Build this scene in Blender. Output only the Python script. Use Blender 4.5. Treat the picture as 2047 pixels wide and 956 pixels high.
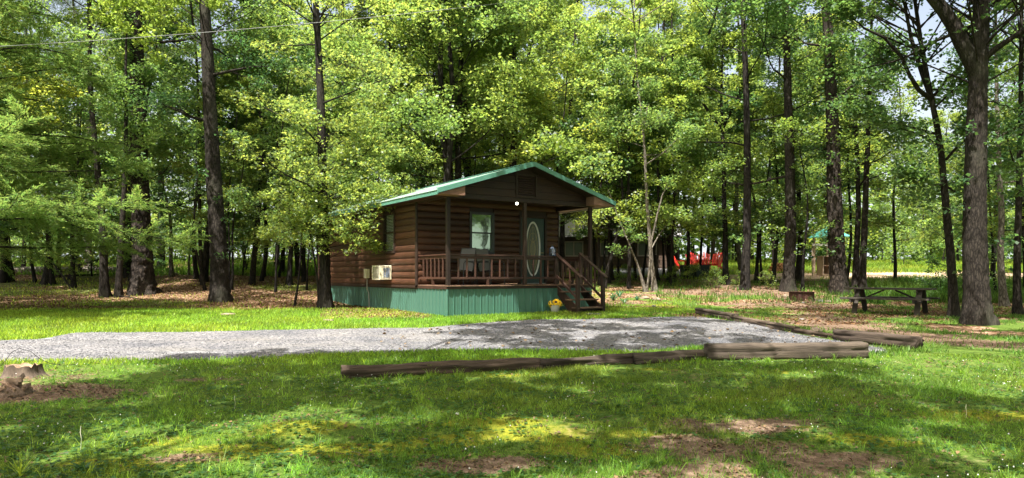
import bpy, bmesh, math, random
import numpy as np
from mathutils import Vector, Matrix
R = math.radians
for o in list(bpy.data.objects): bpy.data.objects.remove(o)
sc = bpy.context.scene
COL = sc.collection

# ---------------------------------------------------------------- camera, sky, sun, exposure
F = 1380.0; CX = 1023.0; HY = 550.0; EYE = 1.55
cam_d = bpy.data.cameras.new("camera"); cam = bpy.data.objects.new("camera", cam_d); COL.objects.link(cam)
cam.location = (0, 0, EYE); cam.rotation_euler = (R(90), 0, 0)
cam_d.sensor_width = 36; cam_d.lens = 36*F/2047; cam_d.shift_y = (HY-478)/2047
cam_d.clip_end = 2000; cam_d.clip_start = .05
sc.camera = cam
SUN = Vector((-.175, -.40, .90)).normalized()          # towards the sun
w = bpy.data.worlds.new("World"); sc.world = w; w.use_nodes = True
nt = w.node_tree; bg = nt.nodes["Background"]
sky = nt.nodes.new("ShaderNodeTexSky"); sky.sky_type = 'NISHITA'; sky.sun_disc = False
sky.sun_elevation = math.asin(SUN.z); sky.sun_rotation = math.atan2(SUN.x, SUN.y)
sky.dust_density = 10; sky.air_density = 1.0; sky.ozone_density = 1.0
# a hazy summer sky: the same at every bearing, whiter towards the horizon
tcw = nt.nodes.new("ShaderNodeTexCoord"); sx = nt.nodes.new("ShaderNodeSeparateXYZ"); nt.links.new(tcw.outputs["Generated"], sx.inputs[0])
mr = nt.nodes.new("ShaderNodeMapRange"); nt.links.new(sx.outputs[2], mr.inputs[0]); mr.inputs[1].default_value = 0; mr.inputs[2].default_value = 1; mr.inputs[3].default_value = 1; mr.inputs[4].default_value = 0
pw_ = nt.nodes.new("ShaderNodeMath"); pw_.operation = 'POWER'; nt.links.new(mr.outputs[0], pw_.inputs[0]); pw_.inputs[1].default_value = 3
vm = nt.nodes.new("ShaderNodeVectorMath"); vm.operation = 'SCALE'; vm.inputs[0].default_value = (4.4, 4.7, 4.9); nt.links.new(pw_.outputs[0], vm.inputs["Scale"])
va_ = nt.nodes.new("ShaderNodeVectorMath"); va_.operation = 'ADD'; nt.links.new(sky.outputs[0], va_.inputs[0]); nt.links.new(vm.outputs[0], va_.inputs[1])
nt.links.new(va_.outputs[0], bg.inputs[0]); bg.inputs[1].default_value = .085
sl = bpy.data.lights.new("sun", 'SUN'); so = bpy.data.objects.new("sun", sl); COL.objects.link(so)
sl.energy = 5.0; sl.angle = R(.53); sl.color = (1, .965, .90)
so.location = (-5, -12, 30)
so.rotation_euler = SUN.to_track_quat('Z', 'Y').to_euler()
sc.view_settings.view_transform = 'Standard'; sc.view_settings.look = 'None'
sc.view_settings.gamma = 1; sc.view_settings.exposure = 1.6
cy = sc.cycles
cy.max_bounces = 7; cy.diffuse_bounces = 4; cy.transmission_bounces = 4; cy.glossy_bounces = 3; cy.transparent_max_bounces = 6
cy.caustics_reflective = False; cy.caustics_refractive = False
try: cy.use_denoising = True; cy.adaptive_threshold = .008; cy.sample_clamp_indirect = 6
except Exception: pass

# ---------------------------------------------------------------- materials
MATS = {}
def nmat(name):
    m = bpy.data.materials.new(name); m.use_nodes = True
    n = m.node_tree.nodes; l = m.node_tree.links
    return m, n, l, n["Principled BSDF"]
def ramp(n, stops):
    r = n.new("ShaderNodeValToRGB"); e = r.color_ramp.elements
    while len(e) < len(stops): e.new(.5)
    for k, (p, c) in enumerate(stops):
        e[k].position = p; e[k].color = (*c, 1)
    return r
def noise(n, l, scale, detail=4, rough=.6, vec=None, dist=0.):
    t = n.new("ShaderNodeTexNoise"); t.inputs["Scale"].default_value = scale
    t.inputs["Detail"].default_value = detail; t.inputs["Roughness"].default_value = rough
    t.inputs["Distortion"].default_value = dist
    if vec is not None: l.new(vec, t.inputs["Vector"])
    return t
def mapped(n, l, scale, coord="Object"):
    tc = n.new("ShaderNodeTexCoord"); mp = n.new("ShaderNodeMapping")
    mp.inputs["Scale"].default_value = scale; l.new(tc.outputs[coord], mp.inputs["Vector"])
    return mp.outputs[0]
def bump(n, l, src, p, strength=.5, dist=.02):
    b = n.new("ShaderNodeBump"); b.inputs["Strength"].default_value = strength; b.inputs["Distance"].default_value = dist
    l.new(src, b.inputs["Height"]); l.new(b.outputs[0], p.inputs["Normal"]); return b
def mixc(n, l, fac, a, b, mode='MIX'):
    m = n.new("ShaderNodeMix"); m.data_type = 'RGBA'; m.blend_type = mode
    for s, v in ((m.inputs[0], fac), (m.inputs[6], a), (m.inputs[7], b)):
        if hasattr(v, "is_linked"): l.new(v, s)
        elif isinstance(v, (int, float)): s.default_value = v
        else: s.default_value = (*v, 1)
    return m.outputs[2]
def plain(name, c, rough=.6, metal=0., var=.25, scale=9, bmp=.15, spec=.5, stretch=(1, 1, 1), dirt=None):
    if name in MATS: return MATS[name]
    m, n, l, p = nmat(name)
    v = mapped(n, l, stretch)
    t = noise(n, l, scale, 5, .65, v)
    r = ramp(n, [(.25, tuple(x*(1-var) for x in c)), (.75, tuple(min(1, x*(1+var)) for x in c))])
    l.new(t.outputs[0], r.inputs[0]); out = r.outputs[0]
    if dirt:
        t2 = noise(n, l, scale*.35, 6, .7, v); r2 = ramp(n, [(.5, (0, 0, 0)), (.72, (1, 1, 1))]); l.new(t2.outputs[0], r2.inputs[0])
        out = mixc(n, l, r2.outputs[0], out, dirt)
    l.new(out, p.inputs["Base Color"]); p.inputs["Roughness"].default_value = rough
    p.inputs["Metallic"].default_value = metal; p.inputs["Specular IOR Level"].default_value = spec
    if bmp: bump(n, l, t.outputs[0], p, bmp, .01)
    MATS[name] = m; return m
def wood(name, c1, c2, axis='x', rough=.65, scale=6, bmp=.35, crack=True):
    if name in MATS: return MATS[name]
    m, n, l, p = nmat(name)
    k = 14
    st = {'x': (.9, k, k), 'y': (k, .9, k), 'z': (k, k, .9)}[axis]
    v0 = mapped(n, l, st); oi = n.new("ShaderNodeObjectInfo")
    va = n.new("ShaderNodeVectorMath"); va.operation = 'MULTIPLY_ADD'; l.new(oi.outputs["Location"], va.inputs[0]); va.inputs[1].default_value = (3.1, 2.3, 7.7)
    l.new(v0, va.inputs[2]); v = va.outputs[0]
    t = noise(n, l, scale*.5, 6, .7, v, .4)
    big = noise(n, l, 1.3, 3, .5, mapped(n, l, (1, 1, 1)))
    r = ramp(n, [(.3, c1), (.7, c2)]); l.new(t.outputs[0], r.inputs[0])
    rb = ramp(n, [(.3, (.62, .6, .58)), (.7, (1.15, 1.1, 1.05))]); l.new(big.outputs[0], rb.inputs[0])
    info = n.new("ShaderNodeObjectInfo"); rr = ramp(n, [(0, (.64, .66, .70)), (1, (1.28, 1.18, 1.1))]); l.new(info.outputs["Random"], rr.inputs[0])
    kn = n.new("ShaderNodeTexVoronoi"); kn.inputs["Scale"].default_value = 2.3; kv = mapped(n, l, {'x': (.5, 3, 3), 'y': (3, .5, 3), 'z': (3, 3, .5)}[axis]); kva = n.new("ShaderNodeVectorMath"); kva.operation = 'MULTIPLY_ADD'; l.new(oi.outputs["Location"], kva.inputs[0]); kva.inputs[1].default_value = (1.7, 2.9, 5.3); l.new(kv, kva.inputs[2]); l.new(kva.outputs[0], kn.inputs["Vector"])
    rk = ramp(n, [(.05, (.35, .32, .30)), (.13, (1, 1, 1))]); l.new(kn.outputs["Distance"], rk.inputs[0])
    o1 = mixc(n, l, 1., r.outputs[0], rb.outputs[0], 'MULTIPLY'); o1 = mixc(n, l, 1., o1, rk.outputs[0], 'MULTIPLY'); o1 = mixc(n, l, 1., o1, rr.outputs[0], 'MULTIPLY')
    l.new(o1, p.inputs["Base Color"]); p.inputs["Roughness"].default_value = rough; p.inputs["Specular IOR Level"].default_value = .35
    bump(n, l, t.outputs[0], p, bmp, .012)
    MATS[name] = m; return m
def bark(name, c1, c2, sc_=5., stretch=(1, 1, .28), bdist=.05, moss=None):
    if name in MATS: return MATS[name]
    m, n, l, p = nmat(name)
    v = mapped(n, l, stretch)
    wob = noise(n, l, sc_*.8, 3, .6, v)
    ad = n.new("ShaderNodeVectorMath"); ad.operation = 'MULTIPLY_ADD'; l.new(wob.outputs["Color"], ad.inputs[0])
    ad.inputs[1].default_value = (.12, .12, .12); l.new(v, ad.inputs[2])
    vo = n.new("ShaderNodeTexVoronoi"); vo.feature = 'DISTANCE_TO_EDGE'; vo.inputs["Scale"].default_value = sc_*2.2; l.new(ad.outputs[0], vo.inputs["Vector"])
    fine = noise(n, l, sc_*9, 5, .7, v)
    r1 = ramp(n, [(.0, tuple(x*.35 for x in c1)), (.12, c1), (.5, c2)]); l.new(vo.outputs["Distance"], r1.inputs[0])
    r2 = ramp(n, [(.3, (.6, .6, .6)), (.7, (1.25, 1.25, 1.25))]); l.new(fine.outputs[0], r2.inputs[0])
    o = mixc(n, l, 1., r1.outputs[0], r2.outputs[0], 'MULTIPLY')
    big = noise(n, l, 1.1, 4, .6, mapped(n, l, (1, 1, .5)))
    rb = ramp(n, [(.52, (0, 0, 0)), (.66, (1, 1, 1))]); l.new(big.outputs[0], rb.inputs[0])
    rb.color_ramp.elements[1].color = (.35, .35, .35, 1)
    o = mixc(n, l, rb.outputs[0], o, moss or tuple(x*1.7 for x in c2))
    l.new(o, p.inputs["Base Color"]); p.inputs["Roughness"].default_value = .9; p.inputs["Specular IOR Level"].default_value = .15
    mth = n.new("ShaderNodeMath"); mth.operation = 'MINIMUM'; l.new(vo.outputs["Distance"], mth.inputs[0]); mth.inputs[1].default_value = .25
    b1 = bump(n, l, mth.outputs[0], p, .9, bdist)
    b2 = n.new("ShaderNodeBump"); b2.inputs["Strength"].default_value = .5; b2.inputs["Distance"].default_value = .015
    l.new(fine.outputs[0], b2.inputs["Height"]); l.new(b1.outputs[0], b2.inputs["Normal"]); l.new(b2.outputs[0], p.inputs["Normal"])
    MATS[name] = m; return m
def leafmat(name, c, t, trans=.45, rough=.42, spec=.45):
    """c: colour of the blade, t: colour of light through it; attribute 'tint' varies leaf by leaf"""
    if name in MATS: return MATS[name]
    m, n, l, p = nmat(name)
    a = n.new("ShaderNodeAttribute"); a.attribute_name = "tint"
    info = n.new("ShaderNodeObjectInfo"); rr = ramp(n, [(0, (.62, .76, .95)), (.35, (.9, .95, 1.05)), (.7, (1.08, 1.03, 1.)), (1, (1.38, 1.18, .9))]); l.new(info.outputs["Random"], rr.inputs[0])
    k = mixc(n, l, 1., a.outputs["Color"], rr.outputs[0], 'MULTIPLY')
    cc = mixc(n, l, 1., c, k, 'MULTIPLY'); ct = mixc(n, l, 1., t, k, 'MULTIPLY')
    l.new(cc, p.inputs["Base Color"]); p.inputs["Roughness"].default_value = rough; p.inputs["Specular IOR Level"].default_value = spec
    tr = n.new("ShaderNodeBsdfTranslucent"); l.new(ct, tr.inputs[0])
    mx = n.new("ShaderNodeMixShader"); mx.inputs[0].default_value = trans
    l.new(p.outputs[0], mx.inputs[1]); l.new(tr.outputs[0], mx.inputs[2])
    l.new(mx.outputs[0], n["Material Output"].inputs[0])
    MATS[name] = m; return m

LEAF_OAK = leafmat("oak_leaf", (.074, .130, .046), (.31, .47, .10), .5)
LEAF_LIGHT = leafmat("hickory_leaf", (.094, .156, .054), (.40, .54, .11), .52)
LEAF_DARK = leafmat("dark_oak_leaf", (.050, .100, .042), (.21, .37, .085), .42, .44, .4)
LEAF_CEDAR = leafmat("cedar_needles", (.095, .155, .052), (.29, .46, .11), .45, .6, .2)
LEAF_PINE = leafmat("pine_needles", (.050, .085, .022), (.10, .16, .03), .3, .5, .3)
GRASS = leafmat("grass_blade", (.125, .190, .034), (.42, .60, .065), .45, .5, .3)
CLOVER = leafmat("clover_leaf", (.060, .125, .030), (.18, .33, .05), .4, .45, .35)
WEED = leafmat("weed_leaf", (.080, .150, .022), (.22, .36, .04), .45, .5, .3)
IRIS = leafmat("iris_leaf", (.045, .110, .045), (.10, .22, .06), .35, .4, .4)
DRY = leafmat("dry_leaf", (.22, .125, .065), (.18, .09, .04), .2, .7, .2)
BARK_PINE = bark("pine_bark", (.026, .020, .016), (.068, .053, .042), 4.6, (1, 1, .42), .05, (.105, .09, .075))
BARK_OAK = bark("oak_bark", (.027, .022, .018), (.055, .045, .036), 9, (1, 1, .24), .022, (.085, .085, .060))
BARK_DARK = bark("dark_bark", (.019, .016, .014), (.043, .036, .030), 7, (1, 1, .2), .02, (.062, .060, .045))
BARK_PALE = bark("pale_bark", (.14, .12, .095), (.27, .24, .20), 7, (1, 1, .25), .02, (.34, .32, .28))

# ---------------------------------------------------------------- object helpers
def link(o, parent=None):
    COL.objects.link(o)
    if parent is not None: o.parent = parent
    return o
def thing(name, label, cat, loc=(0, 0, 0), rz=0, group=None):
    o = bpy.data.objects.new(name, None); o.empty_display_size = .2; COL.objects.link(o)
    o.location = loc; o.rotation_euler = (0, 0, rz); o["label"] = label; o["category"] = cat
    if group: o["group"] = group
    return o
def tag(o, label=None, cat=None, group=None, kind=None):
    if label: o["label"] = label
    if cat: o["category"] = cat
    if group: o["group"] = group
    if kind: o["kind"] = kind
    return o
def copy_tree(o, parent=None):
    c = o.copy(); COL.objects.link(c)
    if parent is not None: c.parent = parent
    for ch in list(o.children): copy_tree(ch, c)
    return c
def mesh_np(name, V, Fc, mat=None, tint=None, smooth=False):
    """V (n,3); Fc a list of index arrays (m,k), possibly different k; tint (n,3)"""
    V = np.asarray(V, np.float32)
    if not isinstance(Fc, (list, tuple)): Fc = [Fc]
    Fc = [np.asarray(f, np.int32) for f in Fc if len(f)]
    me = bpy.data.meshes.new(name)
    me.vertices.add(len(V)); me.vertices.foreach_set("co", V.ravel())
    nl = sum(f.size for f in Fc); npy = sum(len(f) for f in Fc)
    me.loops.add(nl); me.loops.foreach_set("vertex_index", np.concatenate([f.ravel() for f in Fc]))
    tot = np.concatenate([np.full(len(f), f.shape[1], np.int32) for f in Fc]); st = np.concatenate([[0], np.cumsum(tot)[:-1]]).astype(np.int32)
    me.polygons.add(npy); me.polygons.foreach_set("loop_start", st); me.polygons.foreach_set("loop_total", tot)
    if smooth: me.polygons.foreach_set("use_smooth", np.ones(npy, bool))
    me.update(calc_edges=True)
    if tint is not None:
        a = me.attributes.new("tint", 'FLOAT_COLOR', 'POINT')
        c = np.ones((len(V), 4), np.float32); c[:, :3] = tint; a.data.foreach_set("color", c.ravel())
    if mat: me.materials.append(mat)
    return me
def obj(name, me, parent=None, loc=(0, 0, 0), rot=(0, 0, 0)):
    o = bpy.data.objects.new(name, me); o.location = loc; o.rotation_euler = rot
    return link(o, parent)

class MB:
    """collects simple solids, then builds one mesh object"""
    def __init__(s): s.v = []; s.f = []
    def add(s, vs, fs):
        k = len(s.v); s.v += [tuple(v) for v in vs]; s.f += [tuple(i+k for i in f) for f in fs]; return s
    def box(s, a, b, M=None, bev=0.):
        x0, y0, z0 = a; x1, y1, z1 = b
        if bev > 0:
            e = min(bev, abs(x1-x0)*.3, abs(y1-y0)*.3, abs(z1-z0)*.3); vs = []
            bm = bmesh.new(); bmesh.ops.create_cube(bm, size=1)
            for v in bm.verts: v.co = ((x0+x1)/2+v.co.x*(x1-x0), (y0+y1)/2+v.co.y*(y1-y0), (z0+z1)/2+v.co.z*(z1-z0))
            bmesh.ops.bevel(bm, geom=list(bm.edges), offset=e, segments=1, affect='EDGES')
            bm.verts.index_update()
            vs = [v.co.copy() for v in bm.verts]; fs = [[v.index for v in f.verts] for f in bm.faces]; bm.free()
        else:
            vs = [Vector(c) for c in ((x0,y0,z0),(x1,y0,z0),(x1,y1,z0),(x0,y1,z0),(x0,y0,z1),(x1,y0,z1),(x1,y1,z1),(x0,y1,z1))]
            fs = [(0,3,2,1),(4,5,6,7),(0,1,5,4),(1,2,6,5),(2,3,7,6),(3,0,4,7)]
        if M is not None: vs = [M @ Vector(v) for v in vs]
        return s.add(vs, fs)
    def bar(s, p, q, w, h, up=(0, 0, 1), bev=.004):
        p = Vector(p); q = Vector(q); d = (q-p); L = d.length; d.normalize()
        u = Vector(up); x = d.cross(u)
        if x.length < 1e-4: x = d.cross(Vector((0, 1, 0)))
        x.normalize(); z = x.cross(d)
        M = Matrix(((x.x, d.x, z.x, p.x), (x.y, d.y, z.y, p.y), (x.z, d.z, z.z, p.z), (0, 0, 0, 1)))
        return s.box((-w/2, 0, -h/2), (w/2, L, h/2), M, bev)
    def prism(s, poly, p0, p1, M=None):
        """poly: list of (a,b) in the plane; extruded from vector fn p0 to p1"""
        n = len(poly); vs = [p0(a, b) for a, b in poly]+[p1(a, b) for a, b in poly]
        if M is not None: vs = [M @ Vector(v) for v in vs]
        fs = [tuple(range(n-1, -1, -1)), tuple(range(n, 2*n))]+[(i, (i+1) % n, n+(i+1) % n, n+i) for i in range(n)]
        return s.add(vs, fs)
    def tube(s, pts, rad, k=8, cap=True):
        V, Fq = tube_np(np.array(pts, float), np.array(rad if hasattr(rad, '__len__') else [rad]*len(pts), float), k)
        n = len(pts); fs = [tuple(f) for f in Fq.tolist()]
        if cap: fs += [tuple(range(k-1, -1, -1)), tuple((n-1)*k+i for i in range(k))]
        return s.add(V.tolist(), fs)
    def lathe(s, prof, c=(0, 0, 0), k=20):
        n = len(prof); vs = []; fs = []
        for r, z in prof:
            for i in range(k):
                a = 2*math.pi*i/k; vs.append((c[0]+r*math.cos(a), c[1]+r*math.sin(a), c[2]+z))
        for j in range(n-1):
            for i in range(k): fs.append((j*k+i, j*k+(i+1) % k, (j+1)*k+(i+1) % k, (j+1)*k+i))
        if prof[0][0] > 1e-4: fs.append(tuple(range(k-1, -1, -1)))
        if prof[-1][0] > 1e-4: fs.append(tuple((n-1)*k+i for i in range(k)))
        return s.add(vs, fs)
    def mesh(s, name, mat, smooth=False):
        me = bpy.data.meshes.new(name); me.from_pydata(s.v, [], s.f); me.update()
        if mat: me.materials.append(mat)
        if smooth:
            for p in me.polygons: p.use_smooth = True
            try: me.set_sharp_from_angle(angle=R(38))
            except Exception: pass
        return me
    def build(s, name, mat, parent=None, smooth=False, loc=(0, 0, 0), rot=(0, 0, 0)):
        return obj(name, s.mesh(name, mat, smooth), parent, loc, rot)

def tube_np(P, Rr, k=6, twist=0.):
    n = len(P); T = np.gradient(P, axis=0); T /= np.linalg.norm(T, axis=1, keepdims=True)+1e-9
    ref = np.array([0, 1., 0]) if abs(T[0, 1]) < .8 else np.array([1., 0, 0])
    A = np.cross(T, ref); A /= np.linalg.norm(A, axis=1, keepdims=True)+1e-9; B = np.cross(T, A)
    th = np.arange(k)/k*2*math.pi+twist
    V = P[:, None, :]+Rr[:, None, None]*(np.cos(th)[None, :, None]*A[:, None, :]+np.sin(th)[None, :, None]*B[:, None, :]) if np.ndim(Rr) == 1 else \
        P[:, None, :]+Rr[:, :, None]*(np.cos(th)[None, :, None]*A[:, None, :]+np.sin(th)[None, :, None]*B[:, None, :])
    i = np.arange(n-1)[:, None]*k; j = np.arange(k)[None, :]
    a = i+j; b = i+(j+1) % k
    Fq = np.stack([a, b, b+k, a+k], -1).reshape(-1, 4)
    return V.reshape(-1, 3), Fq

# ---------------------------------------------------------------- ground
def vnoise(x, y, s, seed=0):
    """smooth value noise, numpy"""
    x = np.asarray(x, float)/s; y = np.asarray(y, float)/s
    xi = np.floor(x).astype(np.int64); yi = np.floor(y).astype(np.int64); fx = x-xi; fy = y-yi
    fx = fx*fx*(3-2*fx); fy = fy*fy*(3-2*fy)
    def h(a, b):
        n = (a*374761393+b*668265263+seed*144664) & 0x7fffffff
        n = ((n ^ (n >> 13))*1274126177) & 0x7fffffff
        return ((n ^ (n >> 16)) & 0xffff)/65535.
    return (h(xi, yi)*(1-fx)+h(xi+1, yi)*fx)*(1-fy)+(h(xi, yi+1)*(1-fx)+h(xi+1, yi+1)*fx)*fy
def fbm(x, y, s, o=4, seed=0):
    v = 0; a = 1; t = 0
    for i in range(o):
        v = v+a*vnoise(x, y, s/2**i, seed+i*17); t += a; a *= .55
    return v/t
PY = np.array([-60, 0, 5, 12, 18, 24, 28, 36, 46, 56, 70, 100, 300.])
PZ = np.array([-.3, 0, .02, .25, .47, .52, .72, 1.35, 2.1, 2.75, 3.1, 3.4, 6.])
def sstep(a, b, x):
    t = np.clip((np.asarray(x, float)-a)/(b-a), 0, 1); return t*t*(3-2*t)
def gz0(x, y):
    x = np.asarray(x, float); y = np.asarray(y, float)
    z = (np.interp(y-1, PY, PZ)+np.interp(y, PY, PZ)*2+np.interp(y+1, PY, PZ))/4
    z = z-.13*sstep(4.5, 8, x)*sstep(11, 15, y)*(1-sstep(24, 30, y))
    return z
def gz(x, y):
    z = gz0(x, y)
    am = .05+.10*sstep(20, 40, y)
    flat = np.exp(-((np.asarray(y)-12.9)/2.2)**2)
    return z+am*(fbm(x, y, 2.6, 3, 5)-.5)*(1-.8*flat)
def G(px, py):
    ys = np.linspace(3.5, 120, 6000); xs = (px-CX)/F*ys
    ray = EYE-(py-HY)/F*ys; g = gz0(xs, ys); k = np.argmax(ray <= g)
    if ray[k] > g[k]: k = len(ys)-1
    return float(xs[k]), float(ys[k])
def GP(px, py, dz=0.):
    x, y = G(px, py); return Vector((x, y, float(gz(x, y))+dz))
def WP(px, py, Y):                                    # the point at depth Y seen at a pixel
    return Vector(((px-CX)/F*Y, Y, EYE-(py-HY)/F*Y))

def seg_dist(x, y, pts):
    """distance to a polyline, numpy"""
    d = np.full(np.shape(x), 1e9)
    for (ax, ay), (bx, by) in zip(pts[:-1], pts[1:]):
        dx, dy = bx-ax, by-ay; t = np.clip(((x-ax)*dx+(y-ay)*dy)/(dx*dx+dy*dy+1e-9), 0, 1)
        d = np.minimum(d, np.hypot(x-ax-t*dx, y-ay-t*dy))
    return d
def inpoly(x, y, P):
    c = np.zeros(np.shape(x), bool); n = len(P)
    for i in range(n):
        (x0, y0), (x1, y1) = P[i], P[i-1]
        k = ((y0 > y) != (y1 > y)) & (x < (x1-x0)*(y-y0)/(y1-y0+1e-12)+x0); c ^= k
    return c
def soft(x, y, P, w_):
    """1 inside, 0 outside, a soft edge of width w_"""
    d = seg_dist(x, y, P+[P[0]]); ins = inpoly(x, y, P)
    return np.clip(.5+np.where(ins, d, -d)/w_, 0, 1)

drive_px = [(-700, 684), (-60, 682), (80, 677), (150, 664), (380, 663), (620, 658), (850, 655), (960, 645), (1060, 638), (1200, 637), (1330, 634), (1392, 632),
            (1430, 637), (1520, 650), (1600, 668), (1690, 684), (1770, 697), (1772, 704), (1715, 703), (1400, 693), (1290, 703), (1100, 700), (900, 699), (720, 706), (400, 719), (-700, 721)]
DRIVE = [G(*p) for p in drive_px]
road_px = [(1395, 563), (1500, 560), (1600, 557), (1700, 556), (1900, 557), (2100, 560), (2500, 565), (2500, 545), (2100, 546), (1900, 545), (1750, 546), (1600, 547), (1450, 549)]
ROAD = [G(*p) for p in road_px]
pale_px = [(1225, 551), (1385, 551), (1400, 540), (1320, 536), (1225, 538)]
PALE = [G(*p) for p in pale_px]
path_px = [(1180, 563), (1310, 560), (1420, 572), (1520, 590), (1640, 612), (1560, 640), (1640, 660), (1760, 668), (1900, 690), (2100, 705), (2100, 690), (1890, 672), (1760, 655), (1680, 630), (1600, 585), (1450, 562), (1310, 553), (1180, 556)]
PATHP = [G(*p) for p in path_px]
def blob(x, y, px, py, rx, ry, rot=0.):
    cx, cy_ = G(px, py); c, s = math.cos(rot), math.sin(rot)
    dx, dy = x-cx, y-cy_; u = (dx*c+dy*s)/rx; v = (-dx*s+dy*c)/ry
    return np.exp(-(u*u+v*v))
SOIL_B = [(1480, 905, .75, .35, -.1), (1640, 922, .6, .25, 0), (1340, 885, .4, .22, 0), (1450, 950, .9, .25, 0), (1250, 962, .5, .18, 0), (70, 790, .9, .45, .2), (20, 760, .8, .7, 0), (180, 790, .7, .25, 0),
          (420, 760, .35, .15, 0), (980, 930, .5, .2, 0), (380, 915, .3, .15, 0), (1100, 642, 1.2, .3, 0), (1480, 850, .7, .3, 0), (1400, 583, 2.6, 1.1, -.2), (1560, 612, 2.2, .9, -.2), (1660, 648, 1.8, .6, -.1), (1240, 606, .9, .5, 0), (1700, 612, 1.2, .6, 0), (1300, 590, .8, .4, 0), (1850, 672, 1.5, .3, -.1)]
MOSS_B = [(600, 862, .42, .28, .2), (440, 905, .5, .25, 0), (1030, 850, .8, .22, 0), (1150, 872, .9, .25, 0), (1200, 900, .6, .2, 0), (330, 880, .5, .2, 0), (700, 900, .6, .2, 0), (900, 880, .5, .2, 0), (1560, 745, .4, .15, 0),
          (1340, 740, .4, .15, 0), (1000, 752, .5, .15, 0), (1750, 880, .5, .2, 0), (1560, 850, .5, .2, 0), (1340, 612, 1.0, .6, 0), (250, 930, .5, .2, 0), (1480, 800, .5, .2, 0), (1950, 830, .6, .3, 0)]
def zones(x, y):
    """amounts of soil, litter, moss and gravel at a ground point (grass is what remains)"""
    x = np.asarray(x, float); y = np.asarray(y, float)
    soil = np.zeros_like(x); moss = np.zeros_like(x)
    for b in SOIL_B: soil = np.maximum(soil, blob(x, y, *b)*1.25)
    for b in MOSS_B: moss = np.maximum(moss, blob(x, y, *b)*1.2)
    bk = fbm(x, y, .33, 3, 19); soil = soil*(.35+1.2*sstep(.3, .6, bk)); moss = moss*(.4+1.1*sstep(.32, .62, fbm(x, y, .4, 3, 23))); n = fbm(x, y, .8, 4, 3); n2 = fbm(x, y, 4.5, 3, 11)
    soil = np.maximum(soil, sstep(.58, .72, n)*.32*(1-sstep(10.5, 12, y)))
    px = CX+F*x/np.maximum(y, .5)
    # left woods and everything behind the cabin: leaf litter
    edge = 20.6+.9*(n2-.5)*2+.05*x
    woods = sstep(0, 1.2, y-edge)
    left = 1-sstep(2.0, 4.0, x-.1*y)
    litter = woods*(.35+.65*sstep(.36, .56, n2))
    right = sstep(2.5, 4.5, x)*sstep(14, 16, y)
    litter = np.where(x > 3.5, litter*(.25+.55*sstep(.42, .6, n)), litter)
    litter = np.maximum(litter, right*sstep(.47, .58, n)*.9)
    litter = litter*(1-.75*sstep(38, 44, y)*sstep(6, 9, x))
    litter = np.where((px > 640) & (px < 860) & (y > 17.5) & (y < 23), np.maximum(litter, .55), litter)
    soil = np.maximum(soil, soft(x, y, PATHP, 1.2)*.95)
    grav = np.maximum(soft(x, y, DRIVE, .25), soft(x, y, PALE, 2.))
    tan = soft(x, y, ROAD, 1.6)
    return np.clip(soil, 0, 1), np.clip(litter, 0, 1), np.clip(moss, 0, 1), np.clip(grav, 0, 1), np.clip(tan, 0, 1)

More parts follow.
